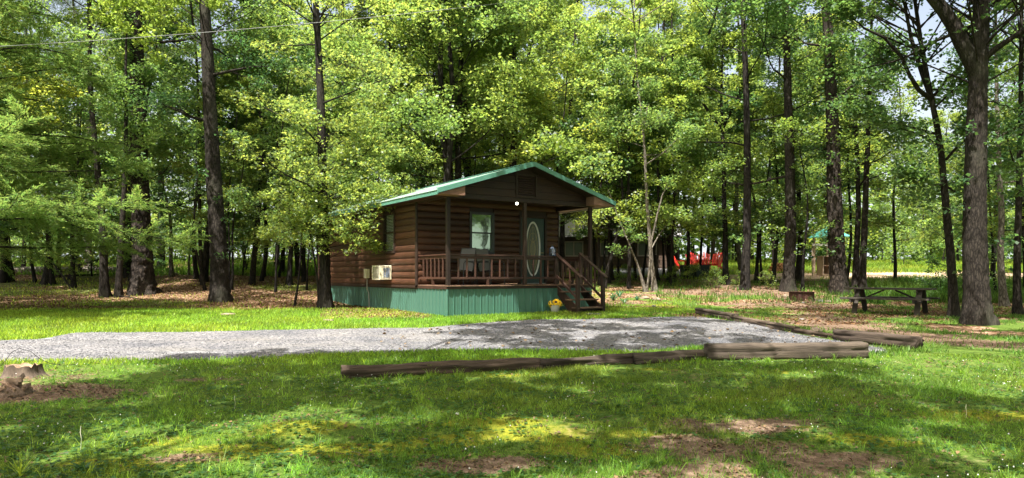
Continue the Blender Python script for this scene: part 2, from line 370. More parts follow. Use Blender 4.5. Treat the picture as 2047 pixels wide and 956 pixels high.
def ground_mat():
    m, n, l, p = nmat("ground_cover")
    tc = n.new("ShaderNodeTexCoord"); v = tc.outputs["Object"]
    def attr(a):
        q = n.new("ShaderNodeAttribute"); q.attribute_name = a; return q.outputs["Fac"]
    n1 = noise(n, l, 1.7, 6, .65, v); n2 = noise(n, l, 14, 6, .7, v); n3 = noise(n, l, 60, 4, .7, v)
    def thr(a, lo, hi, nz):
        ad = n.new("ShaderNodeMath"); ad.operation = 'MULTIPLY_ADD'; l.new(nz.outputs[0], ad.inputs[0]); ad.inputs[1].default_value = .9
        l.new(a, ad.inputs[2]); mr = n.new("ShaderNodeMapRange"); l.new(ad.outputs[0], mr.inputs[0])
        mr.inputs[1].default_value = lo; mr.inputs[2].default_value = hi; return mr.outputs[0]
    gr = ramp(n, [(.25, (.035, .062, .012)), (.5, (.075, .125, .02)), (.75, (.15, .19, .04))]); l.new(n2.outputs[0], gr.inputs[0])
    so_ = ramp(n, [(.3, (.075, .046, .030)), (.5, (.15, .10, .068)), (.7, (.27, .195, .14))]); l.new(n2.outputs[0], so_.inputs[0])
    vo = n.new("ShaderNodeTexVoronoi"); vo.inputs["Scale"].default_value = 13; vo.inputs["Randomness"].default_value = 1; l.new(v, vo.inputs["Vector"])
    sep = n.new("ShaderNodeSeparateColor"); l.new(vo.outputs["Color"], sep.inputs[0])
    li = ramp(n, [(.0, (.07, .038, .022)), (.35, (.16, .09, .05)), (.7, (.27, .17, .10)), (1, (.42, .30, .21))]); l.new(sep.outputs[0], li.inputs[0])
    mo = ramp(n, [(.25, (.055, .075, .012)), (.5, (.15, .165, .016)), (.75, (.30, .27, .025))]); l.new(n2.outputs[0], mo.inputs[0])
    gv = ramp(n, [(.3, (.12, .12, .125)), (.7, (.26, .255, .26))]); l.new(n3.outputs[0], gv.inputs[0])
    tn = ramp(n, [(.3, (.34, .23, .15)), (.7, (.50, .37, .26))]); l.new(n2.outputs[0], tn.inputs[0])
    c = gr.outputs[0]
    c = mixc(n, l, thr(attr("moss"), .75, 1.2, n2), c, mo.outputs[0])
    c = mixc(n, l, thr(attr("litter"), .7, 1.05, n2), c, li.outputs[0])
    c = mixc(n, l, thr(attr("soil"), .7, 1.1, n2), c, so_.outputs[0])
    c = mixc(n, l, thr(attr("gravel"), .85, 1.0, n2), c, gv.outputs[0])
    c = mixc(n, l, thr(attr("tan"), .85, 1.0, n2), c, tn.outputs[0])
    l.new(c, p.inputs["Base Color"]); p.inputs["Roughness"].default_value = .95; p.inputs["Specular IOR Level"].default_value = .1
    b = bump(n, l, n2.outputs[0], p, .8, .03)
    b2 = n.new("ShaderNodeBump"); b2.inputs["Strength"].default_value = .6; b2.inputs["Distance"].default_value = .01
    l.new(n3.outputs[0], b2.inputs["Height"]); l.new(b.outputs[0], b2.inputs["Normal"]); l.new(b2.outputs[0], p.inputs["Normal"])
    return m
def grid_axis(segs):
    out = []
    for a, b, s in segs: out.append(np.arange(a, b, s))
    return np.concatenate(out+[[segs[-1][1]]])
gx = grid_axis([(-260, -60, 20), (-60, -16, 1.2), (-16, 16, .2), (16, 60, 1.2), (60, 260, 20)])
gy = grid_axis([(-60, -8, 4), (-8, 3, .8), (3, 12, .09), (12, 22, .14), (22, 48, .35), (48, 80, 2), (80, 400, 20)])
X, Y = np.meshgrid(gx, gy); Z = gz(X, Y)
near = sstep(3, 5, Y)*(1-sstep(10, 13, Y))
Z = Z+near*.035*(fbm(X, Y, .5, 3, 21)-.5)
for (px, py, rx, ry, h_) in ((600, 862, .5, .33, .07), (1030, 850, .8, .3, .04), (55, 775, .9, .6, .06)):
    Z = Z+h_*blob(X, Y, px, py, rx, ry)
Z = Z-.03*soft(X, Y, DRIVE, .5)
def ground_z(x, y): return gz(x, y)
nx, ny = len(gx), len(gy)
ii = (np.arange(ny-1)[:, None]*nx+np.arange(nx-1)[None, :])
gf = np.stack([ii, ii+1, ii+1+nx, ii+nx], -1).reshape(-1, 4)
gme = mesh_np("ground", np.stack([X, Y, Z], -1).reshape(-1, 3), gf, ground_mat(), smooth=True)
for nm, arr in zip(("soil", "litter", "moss", "gravel", "tan"), zones(X, Y)):
    a = gme.attributes.new(nm, 'FLOAT', 'POINT'); a.data.foreach_set("value", arr.astype(np.float32).ravel())
tag(obj("ground", gme), kind="structure")

# gravel drive: a sheet of its own just above the ground
def gravel_mat():
    m, n, l, p = nmat("gravel")
    v = mapped(n, l, (1, 1, 1))
    vo = n.new("ShaderNodeTexVoronoi"); vo.inputs["Scale"].default_value = 34; l.new(v, vo.inputs["Vector"])
    sep = n.new("ShaderNodeSeparateColor"); l.new(vo.outputs["Color"], sep.inputs[0])
    r = ramp(n, [(0, (.078, .081, .090)), (.5, (.150, .151, .164)), (1, (.27, .268, .272))]); l.new(sep.outputs[0], r.inputs[0])
    big = noise(n, l, .9, 5, .6, v); rb = ramp(n, [(.3, (.66, .66, .69)), (.7, (1.18, 1.13, 1.07))]); l.new(big.outputs[0], rb.inputs[0])
    c = mixc(n, l, 1., r.outputs[0], rb.outputs[0], 'MULTIPLY')
    fines = noise(n, l, 1., 5, .65, mapped(n, l, (.35, 1.6, 1))); rf_ = ramp(n, [(.52, (0, 0, 0)), (.68, (.55, .55, .55))]); l.new(fines.outputs[0], rf_.inputs[0])
    c = mixc(n, l, rf_.outputs[0], c, (.20, .185, .165))
    l.new(c, p.inputs["Base Color"]); p.inputs["Roughness"].default_value = .9; p.inputs["Specular IOR Level"].default_value = .25
    inv = n.new("ShaderNodeMath"); inv.operation = 'SUBTRACT'; inv.inputs[0].default_value = 1; l.new(vo.outputs["Distance"], inv.inputs[1])
    bump(n, l, inv.outputs[0], p, 1., .03)
    return m
dx = np.arange(-24, 8.2, .1); dy = np.arange(10.2, 20, .1)
DX, DY = np.meshgrid(dx, dy)
ed = soft(DX, DY, DRIVE, .5)+.3*(fbm(DX, DY, .4, 3, 8)-.5)
lump = .05*sstep(2.5, 5, DX)*(fbm(DX, DY, 1.1, 3, 31)-.45)+.03*(fbm(DX, DY, .5, 3, 32)-.5)
rut = -.022*sum(np.exp(-((DY-yc-.25*np.sin(DX*.3))/.22)**2) for yc in (12.1, 13.75))*(1-sstep(2, 6, DX))
DZ = rut+gz(DX, DY)-.03*soft(DX, DY, DRIVE, .5)+(-.03+.055*sstep(.3, .75, ed))+lump*sstep(.4, .9, ed)
nxd = len(dx); ii = (np.arange(len(dy)-1)[:, None]*nxd+np.arange(nxd-1)[None, :])
keep = (ed > .25); kf = keep[:-1, :-1] | keep[1:, :-1] | keep[:-1, 1:] | keep[1:, 1:]
gf = np.stack([ii, ii+1, ii+1+nxd, ii+nxd], -1)[kf]
GRAVEL = gravel_mat()
dm = mesh_np("gravel_drive", np.stack([DX, DY, DZ], -1).reshape(-1, 3), gf, GRAVEL, smooth=True)
tag(obj("gravel_drive", dm), kind="structure")
def drive_z(x, y):
    i = np.clip(((np.asarray(x)+24)/.1).astype(int), 0, nxd-1); j = np.clip(((np.asarray(y)-10.2)/.1).astype(int), 0, len(dy)-1)
    return DZ[j, i]

# loose stones on the drive
rs = np.random.RandomState(3)
def scatter(n, x0, x1, y0, y1, pw=1.5, rs=rs):
    """points in the visible wedge, denser near the camera"""
    y = y0+(y1-y0)*rs.rand(n)**pw
    x = (x0+(x1-x0)*rs.rand(n))*1.
    return x, y
def rock_np(P, S, rs, stretch=.6):
    """little 8-sided stones"""
    base = np.array([(1, 0, 0), (0, 1, 0), (-1, 0, 0), (0, -1, 0), (0, 0, 1), (0, 0, -1)], float)
    fc = np.array([(0, 1, 4), (1, 2, 4), (2, 3, 4), (3, 0, 4), (1, 0, 5), (2, 1, 5), (3, 2, 5), (0, 3, 5)])
    n = len(P); jit = .65+.7*rs.rand(n, 6, 1); a = rs.rand(n)*6.28; c, s = np.cos(a), np.sin(a)
    Vv = base[None]*jit*S[:, None, None]; Vv[:, :, 2] *= stretch
    x = Vv[..., 0]*c[:, None]-Vv[..., 1]*s[:, None]; y = Vv[..., 0]*s[:, None]+Vv[..., 1]*c[:, None]
    Vv = np.stack([x, y, Vv[..., 2]], -1)+P[:, None, :]
    Ff = fc[None]+(np.arange(n)*6)[:, None, None]
    return Vv.reshape(-1, 3), Ff.reshape(-1, 3)
x = rs.rand(26000)*22-14; y = 10.6+rs.rand(26000)**1.3*8.5
px_ = CX+F*x/y
k = inpoly(x, y, DRIVE) & (px_ > -40) & (px_ < 2090); x, y = x[k], y[k]
S = .007+.010*rs.rand(len(x))**2
V, Ff = rock_np(np.stack([x, y, drive_z(x, y)+.004], -1), S, rs)
tag(obj("loose_gravel", mesh_np("loose_gravel", V, Ff, GRAVEL)), "loose grey gravel stones lying on the drive", "gravel", kind="stuff")

# ---------------------------------------------------------------- leaf and grass geometry
def rnd_dirs(n, rs, up=.5):
    d = rs.normal(size=(n, 3)); d /= np.linalg.norm(d, axis=1, keepdims=True)
    d[:, 2] = np.abs(d[:, 2]); d += np.array([0, 0, up]); return d/np.linalg.norm(d, axis=1, keepdims=True)
def leaves_np(C, size, rs, up=.55, wid=.42, shape='rhomb', tintv=.35, fold=.12, warm=0.):
    """leaf blades around centres C. returns V, F, tint"""
    n = len(C); N = rnd_dirs(n, rs, up)
    T = rs.normal(size=(n, 3)); T -= (T*N).sum(1, keepdims=True)*N; T /= np.linalg.norm(T, axis=1, keepdims=True)+1e-9
    B = np.cross(N, T); s = (size*(.65+.7*rs.rand(n)))[:, None]
    if shape == 'rhomb':
        prof = [(-.5, 0, 0), (-.02, wid, fold), (.5, 0, -.06), (-.02, -wid, fold)]
    elif shape == 'oak':
        prof = [(-.5, 0, 0), (-.10, .12, .03), (.02, .36, .08), (.14, .13, .03), (.52, 0, -.08), (.14, -.13, .03), (.02, -.36, .08), (-.10, -.12, .03)]
    else:
        prof = [(-.5, 0, 0), (-.1, wid, fold), (.5, 0, 0)]
    k = len(prof)
    V = np.stack([C+s*(a*T+b*B+c*N) for a, b, c in prof], 1).reshape(-1, 3)
    Ff = (np.arange(n)*k)[:, None]+np.arange(k)[None]
    g = 1+tintv*(rs.rand(n)-.5)*2; yw = rs.rand(n)
    t = np.stack([g*(1+.35*warm*yw+.18*(yw-.5)), g, g*(1-.25*yw)], -1)
    return V, Ff, np.repeat(t, k, 0)
def clump_pts(clumps, per, rs, flat=.6):
    out = []
    for c, r in clumps:
        m = max(3, int(per*(r/.5)**2*(.7+.6*rs.rand())))
        d = rs.normal(size=(m, 3)); d /= np.linalg.norm(d, axis=1, keepdims=True); d *= (r*rs.rand(m)**.45)[:, None]; d[:, 2] *= flat
        out.append(np.asarray(c)[None]+d)
    return np.concatenate(out) if out else np.zeros((0, 3))

# ---------------------------------------------------------------- trees
class Skel:
    def __init__(s): s.paths = []; s.clumps = []          # path: (points, relative radii)
def bend_path(p, d, L, n, rs, wob=.12, up=.15):
    P = [np.array(p, float)]; d = np.array(d, float); d /= np.linalg.norm(d)
    for i in range(n):
        d = d+rs.normal(size=3)*wob+np.array([0, 0, up/n]); d /= np.linalg.norm(d); P.append(P[-1]+d*L/n)
    return np.array(P)
def grow_limb(s, p, d, L, r, rs, crad, sub=4, twigs=3, up=.3):
    P = bend_path(p, d, L, 6, rs, .13, up); s.paths.append((P, np.linspace(r, r*.22, 7)))
    s.clumps.append((P[-1], crad))
    for k in range(sub):
        t = .3+.7*(k+rs.rand()*.6)/sub; i = min(5, int(t*6)); q = P[i]+(P[i+1]-P[i])*(t*6-i)
        dd = P[i+1]-P[i]; dd /= np.linalg.norm(dd)
        side = np.cross(dd, [0, 0, 1.]); side /= np.linalg.norm(side)+1e-6
        sd = dd*.55+side*(1 if k % 2 else -1)*(.6+.4*rs.rand())+np.array([0, 0, rs.normal()*.25+.08])
        l2 = L*(.5-.22*t)*(.7+.6*rs.rand()); P2 = bend_path(q, sd, l2, 4, rs, .15, .1)
        r2 = r*(1-.7*t)*.5; s.paths.append((P2, np.linspace(r2, r2*.25, 5)))
        s.clumps.append((P2[-1], crad*(.8+.4*rs.rand())))
        for j in range(twigs):
            q2 = P2[1+rs.randint(3)]; tw = bend_path(q2, rs.normal(size=3)*.7+sd*.5, l2*.45, 2, rs, .15, 0)
            s.paths.append((tw, np.linspace(r2*.4, r2*.12, 3))); s.clumps.append((tw[-1], crad*(.6+.4*rs.rand())))
def skeleton(seed, H, h0, spread, nl, r0, crad=.5, sub=4, twigs=3, wander=.25, trunk=None, rise=.5, low=None):
    rs = np.random.RandomState(seed); s = Skel()
    if trunk is None:
        n = 10; zz = np.linspace(0, H, n+1); ph = rs.rand(4)*6.28
        tx = wander*np.sin(zz/H*3.1+ph[0])+.4*wander*np.sin(zz/H*8+ph[1]); ty = wander*np.sin(zz/H*2.7+ph[2])+.4*wander*np.sin(zz/H*7+ph[3])
        trunk = np.stack([tx-tx[0], ty-ty[0], zz], -1)
    zz = trunk[:, 2]; rad = r0*(1-.78*np.clip(zz/H, 0, 1)); s.trunk = (trunk, rad)
    az = rs.rand()*6.28
    def at(h):
        i = min(len(zz)-2, max(0, int(np.searchsorted(zz, h)-1))); f = (h-zz[i])/(zz[i+1]-zz[i]); return trunk[i]+(trunk[i+1]-trunk[i])*f
    for k in range(nl):
        t = (k+.5*rs.rand())/nl; h = h0+(H-h0)*t**.95; az += 2.4+rs.normal()*.4
        L = spread*(1.05-.75*t**1.6)*(.7+.5*rs.rand()); el = rise*(.3+1.1*t)+rs.normal()*.12
        d = np.array([math.cos(az)*math.cos(el), math.sin(az)*math.cos(el), math.sin(el)])
        rr = r0*(1-.78*h/H)*(.42 if r0 < .14 else .28)
        grow_limb(s, at(h), d, L, rr, rs, crad*(1.05-.35*t), sub, twigs)
    for k in range(low or 0):                              # short leafy shoots straight out of the trunk
        h = h0*(.25+.75*rs.rand()); a = rs.rand()*6.28; d = np.array([math.cos(a), math.sin(a), .3])
        L = .5+.8*rs.rand(); P = bend_path(at(h), d, L, 3, rs, .2, .2); s.paths.append((P, np.linspace(.012, .004, 4))); s.clumps.append((P[-1], .3)); s.clumps.append((P[2], .2))
    s.clumps.append((trunk[-1], crad))
    return s
def trunk_mesh(name, s, mat, f=1., ksides=10, rough=0., flare=.55, minr=.006, zbase=.35):
    """all wood of a tree as one mesh; f scales thickness; rough adds real bark ridges"""
    P, Rr = s.trunk
    if rough > 0:
        L = P[-1, 2]-P[0, 2]; zz = np.concatenate([np.arange(0, min(7, L), .09), np.linspace(min(7, L), L, 24)[1:] if L > 7 else []])
        Pp = np.stack([np.interp(zz, P[:, 2]-P[0, 2], P[:, i]) for i in range(3)], -1); rr = np.interp(zz, P[:, 2]-P[0, 2], Rr)*f
    else:
        zz = np.unique(np.concatenate([[0, .12, .3, .6, 1.], (P[:, 2]-P[0, 2])])); zz = zz[zz <= P[-1, 2]-P[0, 2]]
        Pp = np.stack([np.interp(zz, P[:, 2]-P[0, 2], P[:, i]) for i in range(3)], -1); rr = np.interp(zz, P[:, 2]-P[0, 2], Rr)*f
    rr = rr*(1+flare*np.exp(-zz/zbase)); k = ksides
    th = np.arange(k)/k*6.283
    RR = rr[:, None]*np.ones(k)[None]
    RR = RR*(1+.35*flare*np.exp(-zz/.3)[:, None]*np.sin(th*5+1.3)[None])
    if rough > 0:
        rid = np.abs(fbm(th[None]/6.283*k*.55+0*zz[:, None], zz[:, None]*3.+0*th[None], 1.1, 3, 4)-.5)*2
        RR = RR*(1-rough*(rid < .18)*1.0+rough*.9*(fbm(th[None]*7+0*zz[:, None], zz[:, None]*6+0*th[None], 1, 3, 9)-.5))
    else:
        RR = RR*(1+.05*np.sin(th*3+zz[:, None]*2)+.04*np.sin(th*5-zz[:, None]*3))
    Pp[0, 2] -= .25
    V, Fq = tube_np(Pp, RR, k); Vs = [V]; Fs = [Fq]; off = len(V)
    for P2, r2 in s.paths:
        r2 = np.maximum(r2*f, minr); kk = 7 if r2[0] > .05 else (5 if r2[0] > .02 else 3)
        V, Fq = tube_np(P2, r2, kk); Vs.append(V); Fs.append(Fq+off); off += len(V)
    return mesh_np(name, np.concatenate(Vs), np.concatenate(Fs), mat, smooth=True)
def crown_mesh(name, s, mat, per, size, seed, shape='rhomb', warm=0., flat=.6, up=.55, wid=.42):
    rs = np.random.RandomState(seed); C = clump_pts(s.clumps, per, rs, flat)
    V, Ff, t = leaves_np(C, size, rs, up=up, shape=shape, warm=warm, wid=wid)
    return mesh_np(name, V, Ff, mat, t)

VAR = {}
def variant(kind, i):
    key = (kind, i)
    if key in VAR: return VAR[key]
    if kind == 'broad':   # tall hardwood, crown from about 5 m
        s = skeleton(100+i, 17+i % 3*1.5, 4.2+.5*(i % 3), 4.2, 17, .17, .68, 5, 3, .35, low=5)
        c = crown_mesh("crown", s, [LEAF_OAK, LEAF_LIGHT, LEAF_OAK, LEAF_LIGHT][i % 4], 56, .128, 200+i, warm=.2)
    elif kind == 'under': # understory tree with leaves down to head height
        s = skeleton(300+i, 8.5+i % 3, 1.9, 2.3, 15, .06, .42, 4, 2, .3, rise=.3)
        c = crown_mesh("crown", s, [LEAF_LIGHT, LEAF_OAK, LEAF_LIGHT, LEAF_DARK][i % 4], 66, .105, 400+i, warm=.3, flat=.5)
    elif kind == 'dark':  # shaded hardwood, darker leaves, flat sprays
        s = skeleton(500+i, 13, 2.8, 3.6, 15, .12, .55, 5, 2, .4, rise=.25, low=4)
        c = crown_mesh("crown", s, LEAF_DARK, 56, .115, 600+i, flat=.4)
    elif kind == 'pine':
        s = skeleton(700+i, 24, 11, 3.6, 20, .22, .6, 4, 2, .25, rise=.2)
        c = crown_mesh("crown", s, LEAF_PINE, 60, .22, 800+i, shape='rhomb', wid=.05, flat=.8, up=.2)
    elif kind == 'pole':  # very slender sapling
        s = skeleton(900+i, 6.5, 2.4, 1.2, 9, .028, .32, 3, 1, .25, rise=.5)
        c = crown_mesh("crown", s, LEAF_LIGHT if i % 2 else LEAF_OAK, 44, .10, 950+i, warm=.2, flat=.5)
    elif kind == 'shrub':
        s = skeleton(1100+i, 1.7, .15, 1.0, 12, .02, .3, 3, 1, .1, rise=.7)
        c = crown_mesh("crown", s, LEAF_LIGHT if i % 2 else LEAF_OAK, 46, .10, 1150+i, warm=.2, flat=.8)
    VAR[key] = [s, c, {}]; return VAR[key]
NV = dict(broad=4, under=4, dark=2, pine=2, pole=3, shrub=2)
TREES = []
def tree(name, label, cat, x, y, kind, i, dia=None, H=1., rz=None, lean=(0, 0), mat=None, group=None, crown='crown'):
    i = i % NV[kind]; s, c, cache = variant(kind, i); r0 = s.trunk[1][0]
    mat = mat or BARK_DARK
    f = 1. if dia is None else dia/2/(r0*H); f = round(f*4)/4 if f < 2 else round(f*2)/2; f = max(.5, f)
    key = (f, mat.name)
    if key not in cache: cache[key] = trunk_mesh("trunk", s, mat, f, 9)
    rr = random.Random(int(x*977+y*131))
    o = thing(name, label, cat, (x, y, float(ground_z(x, y))-.03), rr.random()*6.28 if rz is None else rz, group)
    o.rotation_euler = (lean[1], lean[0], o.rotation_euler[2]); o.scale = (H, H, H)
    obj("trunk", cache[key], o); obj(crown, c, o); TREES.append((x, y)); return o

# ---------------------------------------------------------------- the cabin
M_LOG = wood("stained_log_siding", (.034, .016, .010), (.112, .050, .027), 'x', .5, 6, .3)
M_TRIM = wood("dark_trim", (.020, .012, .009), (.042, .024, .018), 'z', .55, 6, .2)
M_TRIMX = wood("dark_trim_long", (.022, .013, .010), (.045, .025, .019), 'x', .55, 6, .2)
M_GAB = wood("gable_boards", (.018, .010, .007), (.046, .024, .015), "x", .55, 6, .25)
M_RAIL = wood("stained_rail", (.038, .019, .014), (.088, .043, .031), 'z', .5, 6, .2)
M_RAILX = wood("stained_rail_long", (.038, .019, .014), (.088, .043, .031), 'x', .5, 6, .2)
M_DECK = wood("deck_board_wood", (.11, .065, .045), (.20, .13, .09), 'y', .7)
M_GREEN = plain("green_skirting_metal", (.050, .130, .096), .42, 0, .2, 3, .05, .5, (1, 1, .5), (.105, .130, .090))
M_ROOF = plain("green_roof_metal", (.085, .225, .17), .34, .0, .10, 3, .02, .7)
M_ROOF_GLARE = plain("roof_metal_painted_glare", (.33, .45, .38), .40, .0, .10, 3, .02, .8, (1, .3, 1), (.42, .50, .44))  # paler than the trim: sun glare on the slope painted into the colour
M_DOOR = plain("green_door_paint", (.012, .040, .032), .35, 0, .1, 4, .02)
M_WHITE = plain("white_paint", (.72, .70, .66), .4, 0, .06, 6, .03)
M_CREAM = plain("cream_metal", (.62, .58, .44), .4, 0, .08, 6, .03, .5, (1, 1, 1), (.40, .36, .26))
M_BLACK = plain("black_metal", (.025, .026, .028), .4, 0, .2, 6, .03)
M_GREY = plain("grey_plastic", (.30, .29, .27), .5, 0, .1, 6, .03)
M_SLING = plain("grey_sling_fabric", (.15, .14, .13), .8, 0, .12, 60, .1)
M_PINKWOOD = wood("bare_soffit_wood", (.24, .13, .09), (.34, .20, .145), 'x', .7)
M_GOLD = plain("brass_caming", (.45, .34, .14), .35, .8, .1)
def glassmat(name, c, metal=.55, rough=.04):
    m, n, l, p = nmat(name); p.inputs["Base Color"].default_value = (*c, 1); p.inputs["Roughness"].default_value = rough
    p.inputs["Metallic"].default_value = metal; p.inputs["Specular IOR Level"].default_value = 1.
    t = noise(n, l, 2.2, 2, .5, mapped(n, l, (1, 1, 1))); bump(n, l, t.outputs[0], p, .12, .02); return m
M_GLASS = glassmat("window_glass", (.34, .44, .30), .85)
M_GLASS2 = glassmat("leaded_glass", (.07, .085, .055), .4, .3)
CW, CP, CL = 4.95, 1.77, 10.4
C0 = Vector((-.0942*18, 18, .467)); CA = math.atan2(.553, .833)
cabin = thing("log_cabin", "small brown log-sided cabin with green metal roof, green skirting and covered front porch", "cabin", C0, CA)
ZD = .81; ZB = 3.11; ZR = 4.17; KR = .31; OH = .45
def ztop(x): return ZR-KR*abs(x-CW/2)
def zund(x): return ztop(x)-.10
_bd = {}
def log_board(parent, ln, h, loc, rz):
    key = (round(ln, 3), round(h, 3))
    if key not in _bd:
        pr = [(0, 0), (.020, .010), (.038, h*.26), (.044, h*.5), (.038, h*.76), (.020, h-.010), (0, h-.002)]
        m = MB(); m.prism(pr, lambda a, b: (-ln/2, -a, b), lambda a, b: (ln/2, -a, b)); _bd[key] = m.mesh("siding_board", M_LOG)
    return obj("siding_board", _bd[key], parent, loc, (0, 0, rz))
def log_wall(name, M, length, z0, z1, openings, rz, thick=.10):
    """M(a, out, z) -> local point. openings: (a0, a1, z0, z1)"""
    w_ = MB()
    # backing wall as pieces round the openings
    xs = sorted({0., length} | {o[0] for o in openings} | {o[1] for o in openings})
    for a0, a1 in zip(xs[:-1], xs[1:]):
        ops = [o for o in openings if o[0] <= a0 and o[1] >= a1]; zs = [z0]+[z for o in sorted(ops, key=lambda o: o[2]) for z in (o[2], o[3])]+[z1]
        for b0, b1 in zip(zs[::2], zs[1::2]):
            if b1-b0 > .01:
                p, q = M(a0, 0, b0), M(a1, -thick, b1)
                w_.box(tuple(min(u, v) for u, v in zip(p, q)), tuple(max(u, v) for u, v in zip(p, q)))
    wo = w_.build(name, M_TRIM, cabin)
    n = round((z1-z0)/.19); h = (z1-z0)/n
    for k in range(n):
        za, zb = z0+k*h, z0+(k+1)*h; cuts = [(o[0], o[1]) for o in openings if o[2] < zb-.03 and o[3] > za+.03]
        segs = [(0, length)]
        for c0, c1 in cuts:
            segs = [t for s0, s1 in segs for t in ((s0, min(s1, c0)), (max(s0, c1), s1)) if t[1]-t[0] > .02]
        for s0, s1 in segs:
            log_board(wo, s1-s0, h, M((s0+s1)/2, .002, za), rz)
    return wo
fw = (1.68, 2.54, 1.72, 2.96); dr = (3.45, 4.52, ZD-.01, 2.95)
log_wall("front_wall", lambda a, o, z: (a, CP-o, z), CW, ZD+.02, 3.28, [fw, dr], 0)
sw = (3.19-CP, 4.07-CP, 1.74, 3.0)
log_wall("side_wall", lambda a, o, z: (-o, CP+a, z), CL-CP, ZD-.02, 3.30, [sw], -math.pi/2)
log_wall("side_wall", lambda a, o, z: (CW+o, CP+a, z), CL-CP, ZD-.02, 3.30, [], math.pi/2)
log_wall("back_wall", lambda a, o, z: (a, CL+o, z), CW, ZD-.02, 3.30, [], math.pi)
MB().box((0, CP, ZD-.12), (CW, CL, ZD-.03)).build("floor_frame", M_TRIM, cabin)
for x, y in ((-.052, CP), (CW+.002, CP), (-.052, CL-.05), (CW+.002, CL-.05)):
    MB().box((x, y-.052, ZD-.02), (x+.05, y+.05, 3.30), None, .004).build("corner_trim", M_TRIM, cabin)
MB().box((-.045, CP+.05, ZD-.085), (-.004, CL, ZD-.022), None, .004).build("bottom_trim", M_TRIM, cabin)

# skirting, ribbed green metal
sk = MB(); sk.box((.05, .06, -.2), (CW-.05, .09, ZD-.10)); sk.box((.05, .10, -.2), (.08, CL-.03, ZD-.10)); sk.box((CW-.08, .10, -.2), (CW-.05, CL-.03, ZD-.10))
sk = sk.build("skirting", M_TRIM, cabin)
def skirt_mesh(w_, rib, h=.94):
    m = MB(); d = .022
    pr = [(0, 0), (0, .012), (rib*.3, .012+d), (rib*.7, .012+d), (rib, .012), (w_*.5, .012), (w_*.52, .018), (w_*.58, .018), (w_*.6, .012), (w_-.001, .012), (w_-.001, 0)]
    m.prism(pr, lambda a, b: (a, -b, 0), lambda a, b: (a, -b, h)); return m.mesh("skirting_panel", M_GREEN)
ZS = ZD-.105
pm = skirt_mesh(.206, .03)
for k in range(24): obj("skirting_panel", pm, sk, (k*.206+.003, .055, ZS-.94))
for k in range(8): obj("skirting_panel", pm, sk, (.035, .05+(k+1)*.206, ZS-.94), (0, 0, -math.pi/2))
pm2 = skirt_mesh(.150, .055)
for k in range(57): obj("skirting_panel", pm2, sk, (.035, 1.70+(k+1)*.150, ZS-.94), (0, 0, -math.pi/2))
for k in range(50): obj("skirting_panel", pm, sk, (CW-.035, .05+k*.206, ZS-.94), (0, 0, math.pi/2))
MB().box((.012, .012, -.13), (.05, .05, ZS), None, .004).build("corner_flashing", M_GREEN, sk)

# deck
dk = MB(); dk.box((0, .03, ZD-.10), (CW, .065, ZD-.035)); dk.box((0, .065, ZD-.10), (.04, CP, ZD-.035)); dk.box((CW-.04, .065, ZD-.10), (CW, CP, ZD-.035))
dk = dk.build("deck", M_RAILX, cabin)
bmh = MB(); bmh.box((0, 0, 0), (.132, CP+.02, .032), None, .005); bmh = bmh.mesh("deck_board", M_DECK)
for k in range(36): obj("deck_board", bmh, dk, (.002+k*.1375, -.035+.006*((k*7) % 3), ZD-.033))
# posts
def post(x, y, z0, z1, s=.10): return MB().box((x-s/2, y-s/2, z0), (x+s/2, y+s/2, z1), None, .006).build("porch_post", M_TRIM, cabin)
for x in (.055, 2.49, 4.88): post(x, .045, ZD, ZB+.01)
# railings
def railing(p, q, nb, side=False):
    p = Vector(p); q = Vector(q); u = (q-p).normalized(); m = MB(); m.bar(p+Vector((0, 0, .81)), q+Vector((0, 0, .81)), .095, .035); 
    m.bar(p+Vector((0, 0, .745)), q+Vector((0, 0, .745)), .035, .075); m.bar(p+Vector((0, 0, .19)), q+Vector((0, 0, .19)), .04, .06)
    r = m.build("railing", M_RAILX, cabin)
    L = (q-p).length
    bm_ = MB().box((-.02, -.02, .22), (.02, .02, .71), None, .004).mesh("baluster", M_RAIL)
    for k in range(nb):
        obj("baluster", bm_, r, p+u*L*(k+1)/(nb+1))
    c = (p+q)/2; MB().box((-.035, -.02, 0), (.035, .02, .16)).build("rail_block", M_RAIL, r, loc=c)
    return r
railing((.105, .045, ZD), (2.44, .045, ZD), 8); railing((2.54, .045, ZD), (3.56, .045, ZD), 3)
railing((.055, .095, ZD), (.055, CP-.06, ZD), 6); railing((CW-.055, .095, ZD), (CW-.055, CP-.06, ZD), 6)
railing((4.58, .045, ZD), (4.83, .045, ZD), 1)
